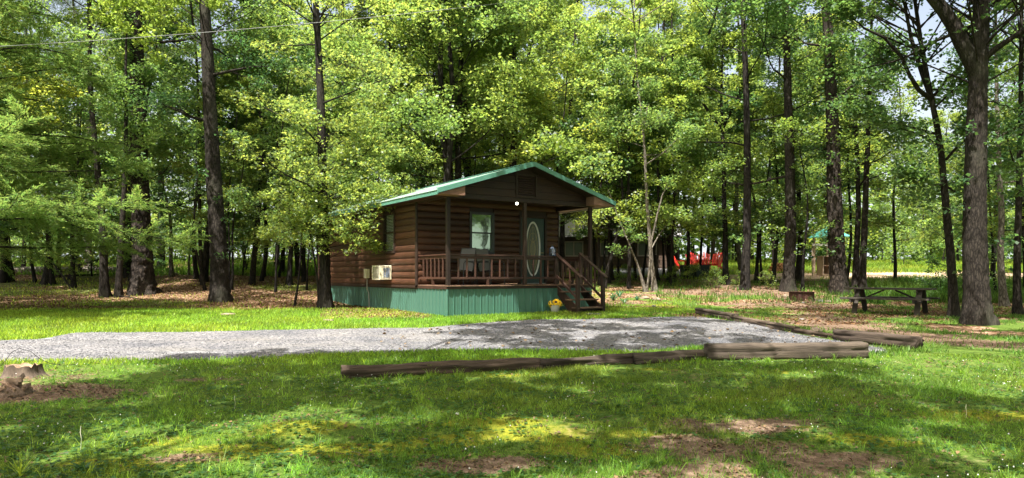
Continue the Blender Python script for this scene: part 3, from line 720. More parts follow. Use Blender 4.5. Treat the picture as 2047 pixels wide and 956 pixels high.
# stairs
st = MB(); 
for x in (3.62, 4.50):
    st.prism([(-.02, ZD-.04), (-.02, ZD-.30), (-.72, -.12), (-.98, -.12), (-.98, .16)], lambda a, b: (x-.02, a, b), lambda a, b: (x+.02, a, b))
st = st.build("stair_stringer", M_TRIM, cabin)
for y, z in ((-.30, .62), (-.58, .40), (-.86, .18)):
    MB().box((3.56, y-.14, z-.04), (4.56, y+.14, z), None, .006).build("step_tread", M_DECK, cabin)
MB().box((3.64, -.80, -.1), (4.48, -.77, .13)).build("step_riser", M_TRIM, cabin)
for x in (3.60, 4.52):
    MB().box((x-.05, 0.0, ZD), (x+.05, .10, ZD+.87), None, .006).build("newel_post", M_TRIM, cabin)
    MB().box((x-.05, -1.00, -.15), (x+.05, -.90, 1.10), None, .006).build("newel_post", M_TRIM, cabin)
    hr = MB().bar((x, .10, ZD+.93), (x, -1.12, ZD+.20), .11, .035).bar((x, .02, ZD+.25), (x, -.92, ZD-.38), .04, .07)
    hr = hr.build("handrail", M_RAIL, cabin)
    for t in (.33, .66):
        y = .02-.94*t; z = ZD+.25-.63*t; MB().box((x-.02, y-.02, z), (x+.02, y+.02, z+.66), None, .004).build("baluster", M_RAIL, hr)

# beam, gable, ceiling
MB().box((-.04, -.03, ZB), (CW+.04, .012, ZB+.13), None, .006).build("porch_beam", M_TRIMX, cabin)
MB().box((-.04, .016, ZB), (.10, CP-.056, ZB+.12), None, .006).build("side_beam", M_TRIMX, cabin)
MB().box((CW-.10, .016, ZB), (CW+.04, CP-.056, ZB+.12), None, .006).build("side_beam", M_TRIMX, cabin)
MB().box((-.03, .02, ZB+.13), (CW+.03, CP-.004, ZB+.15)).build("porch_ceiling", M_TRIMX, cabin)
gb = MB(); poly = [(-.02, ZB+.13), (CW+.02, ZB+.13), (CW+.02, zund(CW)-.005), (CW/2, zund(CW/2)-.005), (-.02, zund(0)-.005)]
gb.prism(poly, lambda a, b: (a, 0.01, b), lambda a, b: (a, -.01, b)); gb = gb.build("front_gable", M_TRIMX, cabin)
z = ZB+.135; VX0, VX1, VZ0, VZ1 = 2.19, 2.80, 3.29, 3.87
while z < zund(CW/2)-.03:
    z1 = min(z+.20, zund(CW/2)-.02)
    def xl(zz): return max(-.02, CW/2-(zund(CW/2)-.006-zz)/KR)
    for (a0, a1, sgn) in ((None, VX0-.05, -1), (VX1+.05, None, 1)) if z1 > VZ0-.04 and z < VZ1+.04 else ((None, None, 0),):
        l0, l1 = xl(z), xl(z1)
        if sgn == 0: q = [(l0, z), (CW-l0, z), (CW-l1, z1), (l1, z1)]
        elif sgn < 0:
            if l0 > a1-.03: continue
            q = [(l0, z), (a1, z), (a1, z1), (min(l1, a1-.01), z1)]
        else:
            if CW-l0 < a0+.03: continue
            q = [(a0, z), (CW-l0, z), (max(CW-l1, a0+.01), z1), (a0, z1)]
        m = MB(); n4 = len(q)
        vs = [(x_, -.012, z_) for x_, z_ in q]+[(x_, -.040 if k < 2 else -.020, z_-.004*(k > 1)) for k, (x_, z_) in enumerate(q)]
        m.add(vs, [(0, 1, 2, 3), (7, 6, 5, 4)]+[(i, i+4, (i+1) % 4+4, (i+1) % 4) for i in range(4)])
        m.build("siding_board", M_GAB, gb)
    z += .20
bg_ = MB(); bg_.prism([(0, 3.31), (CW, 3.31), (CW, zund(CW)-.005), (CW/2, zund(CW/2)-.005), (0, zund(0)-.005)], lambda a, b: (a, CL-.05, b), lambda a, b: (a, CL+.04, b)); bg_.build("back_gable", M_TRIMX, cabin)
gv = MB()
for a, b in (((VX0-.05, -.06, VZ0-.05), (VX0, -.012, VZ1+.05)), ((VX1, -.06, VZ0-.05), (VX1+.05, -.012, VZ1+.05)), ((VX0, -.06, VZ1), (VX1, -.012, VZ1+.05)), ((VX0, -.06, VZ0-.05), (VX1, -.012, VZ0))): gv.box(a, b)
gv = gv.build("gable_vent", M_TRIM, cabin)
lm = MB().box((0, -.02, 0), (VX1-VX0-.06, .0, .045), Matrix.Rotation(R(-35), 4, 'X')).mesh("vent_slat", M_TRIMX)
for k in range(9): obj("vent_slat", lm, gv, (VX0+.03, -.016, VZ0+.03+k*.06))

# roof
def slope_box(x0, x1, y0, y1, dz0, dz1, side, m=None):
    """a slab following the slope; x0 < x1 measured from the ridge outwards"""
    m = m or MB(); s = -1 if side == 0 else 1; c = CW/2
    vs = [(c+s*x, y, ZR-KR*x+dz) for dz in (dz0, dz1) for (x, y) in ((x0, y0), (x1, y0), (x1, y1), (x0, y1))]
    fs = [(0, 3, 2, 1), (4, 5, 6, 7), (0, 1, 5, 4), (1, 2, 6, 5), (2, 3, 7, 6), (3, 0, 4, 7)]
    return m.add(vs, fs if s > 0 else [tuple(reversed(f)) for f in fs])
XE = CW/2+.5
for side in (0, 1):
    r = MB(); slope_box(0.004, XE-.02, -OH+.02, CL+.3, -.10, -.02, side, r)
    r = r.build("roof", M_TRIMX, cabin)
    tr_ = MB()
    slope_box(0.0, XE, -OH-.025, -OH+.018, -.095, .018, side, tr_)           # rake trim
    slope_box(0.0, XE, -OH-.022, -OH+.09, .019, .030, side, tr_)
    slope_box(0.0, XE, CL+.302, CL+.33, -.13, .018, side, tr_)
    slope_box(XE-.018, XE+.004, -OH+.02, CL+.3, -.13, -.025, side, tr_)   # eave drip edge
    tr_.build("roof_trim", M_ROOF, r)
    rc = MB(); slope_box(0.0, .14, -OH+.092, CL+.3, .036, .044, side, rc); rc.build("ridge_cap", M_ROOF, r)
    n = 12; wy = (CL+.3+OH-.02)/n
    for k in range(n):
        m = MB(); y0 = -OH+.02+k*wy; slope_box(0.005, XE+.02, y0, y0+wy-.002, -.018, -.008, side, m)
        for j in range(4):
            yr = y0+j*wy/4; slope_box(0.01, XE+.018, yr, yr+.035, -.008, .014, side, m)
        m.build("roof_panel", M_ROOF_GLARE, r)
    pk = MB(); s = -1 if side == 0 else 1
    zb = ZR-KR*XE-.11
    q = [(XE-.03, zb+.0), (CW/2-.30, zb+.0), (CW/2-.30, ZR-KR*(CW/2-.30)-.105), (XE-.03, zb+.01)] if True else None
    pk.prism([(CW/2+s*a, b) for a, b in q], lambda a, b: (a, -OH+.02, b), lambda a, b: (a, -.042, b)); pk.build("eave_return", M_PINKWOOD, cabin)
    # side soffit with brown boards
    sf = MB(); a, b = CW/2+.003, XE-.03; zz = ZR-KR*XE-.105
    x0, x1 = sorted((CW/2+s*a, CW/2+s*b)); sf.box((x0, -.04, zz), (x1, CL+.28, zz+.012)); sf.build("soffit", M_RAIL, cabin)
slope = None

# windows
def window(M, a0, a1, z0, z1, blinds, nsash=2):
    """frame in the opening, two sashes"""
    f = MB(); t = .075
    def B(m, p, q):
        p, q = M(*p), M(*q); m.box(tuple(min(u, v) for u, v in zip(p, q)), tuple(max(u, v) for u, v in zip(p, q)))
    for p, q in (((a0, -.08, z0), (a0+t, .065, z1)), ((a1-t, -.08, z0), (a1, .065, z1)), ((a0+t, -.08, z1-t), (a1-t, .065, z1)), ((a0+t, -.08, z0), (a1-t, .07, z0+t))): B(f, p, q)
    zm = (z0+z1)/2; B(f, (a0+t, -.06, zm-.02), (a1-t, .035, zm+.02))
    f = f.build("window", M_BLACK if not blinds else M_TRIM, cabin)
    for b0, b1, dp in ((z0+t, zm-.021, -.012), (zm+.021, z1-t, .008)):
        g = MB(); B(g, (a0+t+.001, dp-.01, b0+.001), (a1-t-.001, dp, b1-.001)); g.build("pane", M_BLIND_GLASS if blinds else M_GLASS, f)
    if blinds:
        sl_ = None; k = 0; zz = z0+t+.01
        while zz < z1-t-.03:
            b = MB(); B(b, (a0+t+.01, -.045, zz), (a1-t-.01, -.03, zz+.03)); b.build("blind_slat", M_WHITE, f); zz += .046
    return f
m, n, l, p = nmat("clear_glass"); p.inputs["Base Color"].default_value = (.8, .84, .8, 1); p.inputs["Roughness"].default_value = .02
p.inputs["Transmission Weight"].default_value = 1.; p.inputs["IOR"].default_value = 1.45
tp = n.new("ShaderNodeBsdfTransparent"); tp.inputs[0].default_value = (.85, .88, .86, 1); mx = n.new("ShaderNodeMixShader"); mx.inputs[0].default_value = .85
gl = n.new("ShaderNodeBsdfGlossy"); gl.inputs["Roughness"].default_value = .03
l.new(gl.outputs[0], mx.inputs[1]); l.new(tp.outputs[0], mx.inputs[2]); l.new(mx.outputs[0], n["Material Output"].inputs[0]); M_BLIND_GLASS = m
window(lambda a, o, z: (a, CP-o, z), fw[0], fw[1], fw[2], fw[3], False)
window(lambda a, o, z: (-o, a, z), 3.19, 4.07, sw[2], sw[3], True)

# door with an oval light
df = MB()
for a, b in (((3.45, CP-.055, ZD), (3.53, CP+.06, 2.95)), ((4.44, CP-.055, ZD), (4.52, CP+.06, 2.95)), ((3.53, CP-.055, 2.87), (4.44, CP+.06, 2.95))): df.box(a, b, None, .004)
df.build("door_frame", M_TRIM, cabin)
d = MB().box((3.535, CP-.01, ZD+.02), (4.435, CP+.035, 2.865), None, .004).build("door", M_DOOR, cabin)
MB().box((3.53, CP-.09, ZD), (4.44, CP-.012, ZD+.02)).build("door_sill", M_GREY, cabin)
oc = Vector((3.985, CP-.012, 1.90))
def ell(a, b, k=40, y=0.): return [(oc.x+a*math.cos(6.2832*i/k), oc.y+y, oc.z+b*math.sin(6.2832*i/k)) for i in range(k)]
m = MB(); k = 40; A = [ell(.285, .86), ell(.285, .86, y=-.02), ell(.265, .84, y=-.028), ell(.245, .81, y=-.02), ell(.235, .80, y=0)]
vs = [v for r_ in A for v in r_]; m.add(vs, [(j*k+i, j*k+(i+1) % k, (j+1)*k+(i+1) % k, (j+1)*k+i) for j in range(4) for i in range(k)])
m.build("oval_frame", M_WHITE, d, smooth=True)
m = MB(); m.add([(oc.x, oc.y-.004, oc.z)]+ell(.236, .80, y=-.002), [(0, i+1, (i+1) % k+1) for i in range(k)]); m.build("oval_glass", M_GLASS2, d)
cm = MB()
for a, b, cz in ((.17, .70, 0), (.10, .22, .0), (.06, .34, 0), (.12, .14, .36), (.12, .14, -.36)):
    pts = [(oc.x+a*math.cos(6.2832*i/20), oc.y-.008, oc.z+cz+b*math.sin(6.2832*i/20)) for i in range(21)]; cm.tube(pts, .004, 4, False)
cm.tube([(oc.x, oc.y-.008, oc.z-.78), (oc.x, oc.y-.008, oc.z+.78)], .004, 4)
cm.build("glass_caming", M_GOLD, d)
hn = MB(); hn.tube([(4.37, CP-.01, 1.78), (4.37, CP-.06, 1.78)], .012, 8); hn.tube([(4.37, CP-.055, 1.78), (4.27, CP-.06, 1.78)], .011, 8); hn.lathe([(.03, 0), (.03, .01)], (4.37, CP-.02, 1.775)); hn.build("door_handle", M_GOLD, d)

# porch bulb, lit
m_, n, l, p = nmat("lit_bulb"); p.inputs["Emission Color"].default_value = (1, .93, .78, 1); p.inputs["Emission Strength"].default_value = 3.; p.inputs["Base Color"].default_value = (.9, .88, .8, 1)
bl = MB().lathe([(.055, .0), (.055, -.025), (.03, -.03), (.028, -.05)], (2.62, .62, ZB+.13), 16).build("porch_light", M_WHITE, cabin)
MB().lathe([(.012, -.045), (.03, -.055), (.036, -.075), (.038, -.095), (.028, -.12), (.012, -.13), (.0, -.132)], (2.62, .62, ZB+.13), 16).build("bulb", m_, bl, True)

# window air conditioner
y0, y1, z0, z1 = 3.42, 4.02, .94, 1.37; xo = -.42
ac = MB().box((xo, y0, z0), (-.046, y1, z1), None, .012).build("air_conditioner", M_CREAM, cabin)
f = MB()
for a, b in (((xo-.016, y0, z0), (xo, y0+.035, z1)), ((xo-.016, y1-.035, z0), (xo, y1, z1)), ((xo-.016, y0+.035, z0), (xo, y1-.035, z0+.035)), ((xo-.016, y0+.035, z1-.035), (xo, y1-.035, z1))): f.box(a, b)
f.build("grille_frame", M_CREAM, ac)
MB().box((xo-.003, y0+.036, z0+.036), (xo-.001, y1-.036, z1-.036)).build("grille_backing", M_BLACK, ac)
lv = MB().box((xo-.013, y0+.04, 0), (xo-.004, y1-.04, .012)).mesh("louver", M_CREAM)
for k in range(12): obj("louver", lv, ac, (0, 0, z0+.045+k*.029))
M_COIL = plain("coil_fins", (.22, .27, .36), .5, .3, .2, 40, .1)
for a, b in ((-.40, -.27), (-.25, -.12)):
    MB().box((a+.08 if False else a, y0-.004, z0+.07), (b, y0-.001, z1-.07)).build("side_vent", M_COIL, ac)
MB().box((xo+.01, y0-.012, z0+.01), (xo+.10, y0-.001, z1-.01)).build("side_panel", M_CREAM, ac)
# electric box and conduit
eb = MB().box((-.16, 5.16, .98), (-.046, 5.40, 1.28), None, .01).build("electric_box", M_CREAM, cabin)
MB().tube([(-.09, 5.28, .98), (-.09, 5.28, .62), (-.03, 5.28, .5), (-.02, 5.27, -.1)], .018, 8).build("conduit", M_GREY, eb)

# ---------------------------------------------------------------- things on and by the porch
def cabin_pt(x, y, z): return C0+Matrix.Rotation(CA, 3, 'Z') @ Vector((x, y, z))
def sling_chair(label, x, y, rz):
    t = thing("patio_chair", label, "chair", cabin_pt(x, y, ZD), CA+rz, "patio chairs on the porch")
    m = MB()
    def bow(z): return 0
    for s in (-.27, .27):
        L = MB().tube([(s, .30, 0), (s, .26, .38), (s, .24, .62), (s, -.20, .64), (s, -.27, .60), (s, -.30, 0)], .013, 7)
        L.build("side_frame", M_BLACK, t, True)
        MB().bar((s, -.22, .66), (s, .22, .65), .05, .02).build("armrest", M_BLACK, t)
    fr = MB(); 
    pts = [(-.25, -.24, .41), (-.25, .20, .37), (-.25, .30, .60), (-.235, .42, 1.04), (.235, .42, 1.04), (.25, .30, .60), (.25, .20, .37), (.25, -.24, .41), (-.25, -.24, .41)]
    fr.tube(pts, .012, 7); fr.build("seat_frame", M_BLACK, t, True)
    n = 9; prof = [(-.24, .415), (-.1, .385), (.08, .365), (.19, .375), (.245, .44), (.30, .60), (.34, .76), (.38, .90), (.42, 1.035)]
    vs = []; 
    for dy in (0, .008):
        for (a, b) in prof:
            for s in (-.235, 0, .235): vs.append((s, a+dy+(.012 if s == 0 else 0), b-(.015 if s == 0 else 0)+dy))
    fs = [(i*3+j, i*3+j+1, (i+1)*3+j+1, (i+1)*3+j) for i in range(n-1) for j in range(2)]; k = 3*n
    fs += [tuple(reversed([v+k for v in q])) for q in list(fs)]
    m.add(vs, fs); m.build("sling", M_SLING, t, True); return t
sling_chair("grey sling patio chair on the porch turned sideways, nearest the corner post", .95, .95, R(-62))
sling_chair("grey sling patio chair on the porch facing the drive, beneath the window", 1.95, .98, R(8))
tb = thing("porch_side_table", "small dark side table between the two grey porch chairs", "table", cabin_pt(1.43, 1.15, ZD), CA)
MB().lathe([(.21, .44), (.215, .45), (.215, .465), (.205, .47)], k=24).build("table_top", M_BLACK, tb, True)
for k in range(3):
    a = k*2.09; MB().tube([(.17*math.cos(a), .17*math.sin(a), .44), (.08*math.cos(a), .08*math.sin(a), .22), (.19*math.cos(a), .19*math.sin(a), 0)], .01, 6).build("leg", M_BLACK, tb)
pot = thing("blue_glazed_pot", "round blue glazed pot on the small porch table", "pot", cabin_pt(1.43, 1.13, ZD+.47), CA)
MB().lathe([(.06, 0), (.09, .02), (.115, .08), (.11, .14), (.085, .17), (.095, .185), (.085, .185), (.07, .16), (0, .15)], k=20).build("bowl", plain("blue_glaze", (.02, .05, .20), .15, 0, .1, 4, .02), pot, True)
ln = thing("porch_lantern", "dark blue metal lantern standing on the railing beside the steps", "lantern", cabin_pt(3.47, .045, ZD+.828), CA)
m = MB().box((-.065, -.065, 0), (.065, .065, .02)); m.box((-.065, -.065, .20), (.065, .065, .215))
for s in (-.058, .058):
    for q in (-.058, .058): m.box((s-.007, q-.007, .02), (s+.007, q+.007, .20))
m.lathe([(.085, .215), (.03, .275), (.012, .28), (.012, .295), (0, .297)], k=4); m.build("lantern_frame", plain("navy_metal", (.02, .045, .09), .4, .2), ln)
MB().box((-.052, -.052, .021), (.052, .052, .199)).build("lantern_glass", M_BLIND_GLASS, ln)
MB().lathe([(.018, .021), (.018, .075), (0, .077)], k=12).build("candle", M_WHITE, ln)
MB().tube([(-.03, 0, .29), (-.02, 0, .33), (.02, 0, .33), (.03, 0, .29)], .004, 5).build("handle", M_BLACK, ln)

# flower pot with sunflowers by the steps
pp = GP(1109, 625)
fp = thing("sunflower_pot", "pale grey pot of yellow sunflowers on the ground beside the porch steps", "flower pot", pp)
MB().lathe([(.08, -.02), (.10, .0), (.125, .10), (.15, .19), (.155, .205), (.14, .205), (.125, .17), (0, .165)], k=22).build("pot", plain("pale_stone_pot", (.50, .48, .46), .8, 0, .12, 30, .1), fp, True)
M_PETAL = plain("yellow_petal", (.80, .52, .01), .6, 0, .12, 20, .0); M_SEED = plain("brown_seed_head", (.06, .022, .012), .9, 0, .2, 80, .3)
rsf = np.random.RandomState(8)
for k, (fx, fz, rr_, yaw, ti) in enumerate(((.02, .29, .115, .0, 20), (-.15, .26, .08, -60, 10), (.13, .27, .085, 30, 25), (.17, .23, .075, 60, 5), (-.11, .20, .07, -30, -10), (.09, .19, .07, 25, -10))):
    fy = -.08 if k in (0, 4, 5) else -.02
    M = Matrix.Translation((fx, fy, fz)) @ Matrix.Rotation(R(yaw), 4, 'Z') @ Matrix.Rotation(R(90-ti), 4, 'X')
    m = MB()
    for ring, (npet, r0_, up_) in enumerate(((15, 1., .0), (11, .8, .012))):
        for i in range(npet):
            a = 6.283*i/npet+ring*.2; c, s = math.cos(a), math.sin(a); L = rr_*r0_*(.9+.2*rsf.rand()); wv = L*.17
            q = [(.25*L, 0, up_), (.65*L, wv, up_+.012), (L, 0, up_-.008), (.65*L, -wv, up_+.012)]
            m.add([M @ Vector((x*c-y*s, x*s+y*c, z)) for x, y, z in q], [(0, 1, 2, 3)])
    h = m.build("sunflower_head", M_PETAL, fp)
    sd = MB().lathe([(rr_*.34, 0), (rr_*.34, .008), (rr_*.26, .022), (0, .024)], k=14); sd.v = [tuple(M @ Vector(v)) for v in sd.v]; sd.build("seed_disc", M_SEED, h)
    MB().tube([(fx*.3, 0, .16), (fx*.8, fy*.5, fz-.03), (fx, fy+.02, fz)], .005, 5).build("stem", IRIS, fp)
C = np.stack([.10*rsf.normal(size=60), .06*rsf.normal(size=60), .20+.03*rsf.normal(size=60)], -1); V, Ff, t = leaves_np(C, .07, rsf)
obj("foliage", mesh_np("foliage", V, Ff, LEAF_LIGHT, t), fp)

# ---------------------------------------------------------------- timbers round the parking bay
M_TIE = wood("weathered_timber", (.042, .034, .026), (.130, .106, .082), 'x', .85, 8, .9)
M_TIE_D = wood("dark_rotten_timber", (.036, .027, .021), (.105, .080, .060), 'x', .9, 8, .9)
rst = np.random.RandomState(12)
def timber(name, label, p, q, w_, h, square=True, mat=None, sink=.03, seed=0, splits=0):
    """a long weathered timber lying from p to q (ground points)"""
    p = Vector(p); q = Vector(q); L = (q-p).length; d = (q-p)/L; rt = np.random.RandomState(seed)
    n = max(10, int(L/.07)); k = 28; V = []
    for i in range(n+1):
        a = L*i/n
        for j in range(k):
            th = 6.2832*(j+.5)/k; c, s = math.cos(th), math.sin(th)
            if square:
                e = (abs(c)**9+abs(s)**9)**(1/9); c, s = c/e, s/e
            u = .5*w_*c; v = .5*h*s
            V.append((a, u, v+h/2))
    V = np.array(V); a, u, v = V[:, 0], V[:, 1], V[:, 2]
    nz = fbm(a*1.+seed*7, u*14+v*23, .9, 4, seed)-.5; fine = fbm(a*2.+seed, (u*40+v*55), 1., 2, seed+5)-.5
    amp = (.014 if square else .07)
    cen = np.stack([u, v-h/2], -1); V[:, 1] += cen[:, 0]*0+np.sign(u)*0; sc_ = 1+(nz*1.3+fine*1.0)*amp/(.5*min(w_, h))
    V[:, 1] = u*sc_; V[:, 2] = h/2+(v-h/2)*sc_
    V[:, 2] += .02*(fbm(a, a*0, 1.6, 2, seed+3)-.5); V[:, 1] += .05*(fbm(a, a*0+9, 2.2, 2, seed+4)-.5)
    if square:
        ck = np.exp(-((v-h*(.56+.10*(fbm(a, a*0, 1.1, 3, seed+8)-.5)))/.008)**2)*(fbm(a, a*0+3, .8, 2, seed+9) > .40)
        ck2 = np.exp(-((v-h*(.30+.12*(fbm(a, a*0, .9, 3, seed+18)-.5)))/.008)**2)*(fbm(a, a*0+3, .7, 2, seed+19) > .5)
        V[:, 1] -= np.sign(u)*(.030*ck+.022*ck2)*(np.abs(u) > .35*w_)
    ends = (a < 1e-4) | (a > L-1e-4); V[ends, 0] += (rt.rand(ends.sum())-.5)*.05
    i = np.arange(n)[:, None]*k; j = np.arange(k)[None]; q4 = np.stack([i+j, i+(j+1) % k, i+k+(j+1) % k, i+k+j], -1).reshape(-1, 4)
    caps = np.array([list(range(k-1, -1, -1)), [n*k+x for x in range(k)]])
    me = mesh_np(name, V, [q4[:, ::-1], caps[:, ::-1]], mat or M_TIE, smooth=False)
    o = obj(name, me); x = d; y = Vector((0, 0, 1)).cross(x).normalized(); z = x.cross(y)
    o.matrix_world = Matrix(((x.x, y.x, z.x, p.x), (x.y, y.y, z.y, p.y), (x.z, y.z, z.z, p.z-sink), (0, 0, 0, 1)))
    tag(o, label, "timber", "timbers edging the gravel parking bay")
    return o
timber("edging_log", "long dark rotting log at the left end of the near row of timbers", GP(684, 756), GP(1080, 737), .19, .175, False, M_TIE_D, .03, 1)
timber("edging_log", "half buried mossy log between the long dark log and the thick squared tie", GP(1078, 738), GP(1272, 727), .17, .16, False, M_TIE_D, .02, 2)
timber("edging_log", "short sunken log butting against the left end of the thick squared tie", GP(1266, 730), GP(1410, 718), .18, .16, False, M_TIE, .02, 3)
timber("edging_timber", "thick squared railway tie with a long crack, in front of the bay", GP(1410, 720), GP(1727, 716), .24, .25, True, M_TIE, .0, 4)
timber("edging_timber", "short reddish timber end at the far corner of the gravel bay", GP(1395, 629), GP(1470, 641), .18, .17, True, M_TIE, .0, 5)
timber("edging_timber", "narrow grey timber on the far edge of the bay running down from its far corner", GP(1462, 640), GP(1592, 664), .16, .15, True, M_TIE, .03, 6)
timber("edging_timber", "low timber almost covered by soil beside a small rock on the bay's far edge", GP(1590, 664), GP(1668, 677), .16, .13, True, M_TIE_D, .05, 7)
timber("edging_timber", "dark squared timber ending the bay's far edge, in front of the picnic table", GP(1672, 680), GP(1838, 699), .22, .22, True, M_TIE_D, .0, 8)

# ---------------------------------------------------------------- picnic table
M_PIC = wood("old_picnic_wood", (.035, .032, .027), (.085, .078, .065), 'x', .8, 7, .5)
pt = thing("picnic_table", "dark weathered wooden picnic table with attached benches beside the large oak", "picnic table", GP(1778, 627), 0)
ax = Vector((-.76, .65)).normalized(); pt.rotation_euler = (0, 0, math.atan2(ax.y, ax.x)); pt.scale = (1.28, 1.14, 1.08)
plk = MB().box((-.93, -.067, -.008), (.93, .067, .042), None, .005).mesh("plank", M_PIC)
for k in range(5): obj("table_plank", plk, pt, (0, -.29+k*.145, .70))
for s in (-1, 1):
    for k in range(2): obj("bench_plank", plk, pt, (0, s*(.60+k*.145), .43))
for xx in (-.66, .66):
    for s in (-1, 1):
        MB().bar((xx, s*.20, .70), (xx, s*.62, -.02), .045, .115, up=(1, 0, 0)).build("leg", M_PIC, pt)
    MB().box((xx+.02, -.80, .33), (xx+.058, .80, .43), None, .004).build("bench_support", M_PIC, pt)
    MB().box((xx+.02, -.34, .60), (xx+.058, .34, .698), None, .004).build("top_support", M_PIC, pt)
for s in (-1, 1): MB().bar((s*.62, 0, .40), (s*.12, 0, .68), .09, .038).build("brace", M_PIC, pt)

# ---------------------------------------------------------------- fire pit, rocks, stumps
M_RUST = plain("rusty_steel", (.075, .034, .024), .85, .2, .4, 12, .3, .3, (1, 1, 1), (.06, .035, .03))
M_ROCK = plain("tan_rock", (.21, .16, .12), .9, 0, .3, 7, .6, .2, (1, 1, 1), (.20, .16, .12))
M_ROCKG = plain("grey_rock", (.17, .16, .145), .9, 0, .3, 7, .6, .2)
fpit = thing("fire_ring", "low rusty steel fire ring with a cut-out front, among rocks left of the picnic table", "fire pit", GP(1602, 600), .2)
m = MB(); k = 22; r0_, r1_ = .46, .44
for a0, a1, zb in ((150, 250, .0), (-70, 60, .0), (250, 290, .15), (60, 150, .0)):
    nn = max(3, int(abs(a1-a0)/12)); vs = []
    for i in range(nn+1):
        a = R(a0+(a1-a0)*i/nn)
        for rr_, z in ((r0_, zb), (r0_, .30), (r1_, .30), (r1_, zb)): vs.append((rr_*math.cos(a), rr_*math.sin(a), z))
    fs = [(i*4+j, (i+1)*4+j, (i+1)*4+(j+1) % 4, i*4+(j+1) % 4) for i in range(nn) for j in range(4)]
    m.add(vs, fs+[(3, 2, 1, 0), (nn*4, nn*4+1, nn*4+2, nn*4+3)])
m.build("steel_ring", M_RUST, fpit)
m = MB(); vs = []; nn = 28
for i in range(nn):
    a = 6.2832*i/nn
    for rr_, z in ((.43, .302), (.50, .302), (.50, .315), (.43, .315)): vs.append((rr_*math.cos(a), rr_*math.sin(a), z))
m.add(vs, [(i*4+j, ((i+1) % nn)*4+j, ((i+1) % nn)*4+(j+1) % 4, i*4+(j+1) % 4) for i in range(nn) for j in range(4)]); m.build("rim", M_RUST, fpit)
def rock(label, px, py, s, mat=None, flat=.55, group=None, seed=None):
    rr = np.random.RandomState(seed or int(px*7+py)); bm = bmesh.new(); bmesh.ops.create_icosphere(bm, subdivisions=3, radius=1)
    d = [np.array(rr.normal(size=3)) for _ in range(7)]; d = [v/np.linalg.norm(v) for v in d]; h = [.62+.3*rr.rand() for _ in d]
    for v in bm.verts:
        c = np.array(v.co); f = 1.
        for dd, hh in zip(d, h):
            q = c.dot(dd)
            if q > hh: f = min(f, hh/q)
        f *= 1+.10*(fbm(np.array([c[0]*3+c[2]*2]), np.array([c[1]*3-c[2]]), 1., 3, 3)[0]-.5); v.co = Vector(c*f*s*np.array([1, .8, flat]))
    me = bpy.data.meshes.new("rock"); bm.to_mesh(me); bm.free(); me.materials.append(mat or M_ROCK)
    o = obj("rock", me, None, GP(px, py, s*flat*.35), (0, 0, rr.rand()*6)); tag(o, label, "rock", group); return o
rock("pale flat rock leaning against the front of the rusty fire ring", 1598, 600, .13)
rock("rounded tan rock left of the rusty fire ring", 1570, 594, .15)
rock("tan rock touching the right side of the rusty fire ring", 1630, 601, .11)
rock("low tan rock farthest right of the fire ring, toward the picnic table", 1656, 604, .15, None, .4)
rock("small dark grey rock just right of the fire ring", 1640, 603, .13, M_ROCKG)
rock("pale rock in front of the fire ring on bare ground", 1605, 607, .09, M_ROCKG, .4)
rock("white-grey flat rock on the bare ground between the fire ring and the gravel bay", 1602, 640, .10, M_ROCKG, .35)
rock("tan rock on the far timber edge of the gravel bay", 1632, 664, .15)
rock("grey boulder half sunk in the litter right of the second big trunk", 455, 630, .24, M_ROCK, .22)
rock("flat pale stone in the grass in front of the leafy tree by the cabin", 655, 642, .16, M_ROCK, .2)
rock("brown rock in the border by the crooked pale saplings", 1312, 601, .20, M_ROCK, .5)
rock("flat brown rock behind the green strap leaves right of the steps", 1288, 597, .22, M_ROCK, .35)
rock("small grey rock in the moss right of the porch steps", 1307, 615, .12, M_ROCKG, .5)
rock("low grey stone slab in the grass beside the bottom step", 1188, 629, .26, M_ROCKG, .10)
rock("tan stone lying in front of the brown clump of litter under the largest left trunk", 347, 553, .25, M_ROCK, .5)
rock("small pale stone in the middle of the front lawn", 915, 829, .035, M_WHITE, .4)

M_STUMP = wood("stump_bark", (.07, .052, .038), (.24, .185, .14), 'z', .95, 7, 1.)
M_STUMPX = wood("split_stump_wood", (.12, .08, .052), (.38, .29, .21), 'x', .95, 7, 1.)
sp = thing("tree_stump", "weathered grey tree stump at the far left of the lawn beside the gravel", "stump", GP(44, 757), .4)
th = np.arange(36)/36*6.2832; zz = np.linspace(-.05, .19, 12); TH, ZZ = np.meshgrid(th, zz)
RR = (.175+.10*np.exp(-np.maximum(ZZ, 0)/.07))*(1+.10*np.sin(TH*5+1)+.08*(fbm(TH*9, ZZ*4, 1, 3, 2)-.5)*2)
ZT = ZZ*(1+.55*(fbm(np.cos(TH)*3+5, np.sin(TH)*3, .8, 3, 7)-.5))
V = np.stack([RR*np.cos(TH)*1.1, RR*np.sin(TH), ZT], -1).reshape(-1, 3); i = np.arange(11)[:, None]*36; j = np.arange(36)[None]
q4 = np.stack([i+j, i+(j+1) % 36, i+36+(j+1) % 36, i+36+j], -1).reshape(-1, 4)
obj("bark", mesh_np("bark", V, q4, M_STUMP), sp)
rim = V[-36:]; inner = rim*np.array([.82, .82, 1])-np.array([0, 0, .03]); cen = np.array([[0, 0, .15]])
Vt = np.concatenate([rim, inner, inner*np.array([.5, .5, 1])+np.array([0, 0, .03])*rst.rand(36, 1), cen]); j = np.arange(36)
obj("cut_face", mesh_np("cut_face", Vt, [np.stack([j, (j+1) % 36, 36+(j+1) % 36, 36+j], -1), np.stack([36+j, 36+(j+1) % 36, 72+(j+1) % 36, 72+j], -1), np.stack([72+j, 72+(j+1) % 36, 0*j+108], -1)], M_STUMPX), sp)
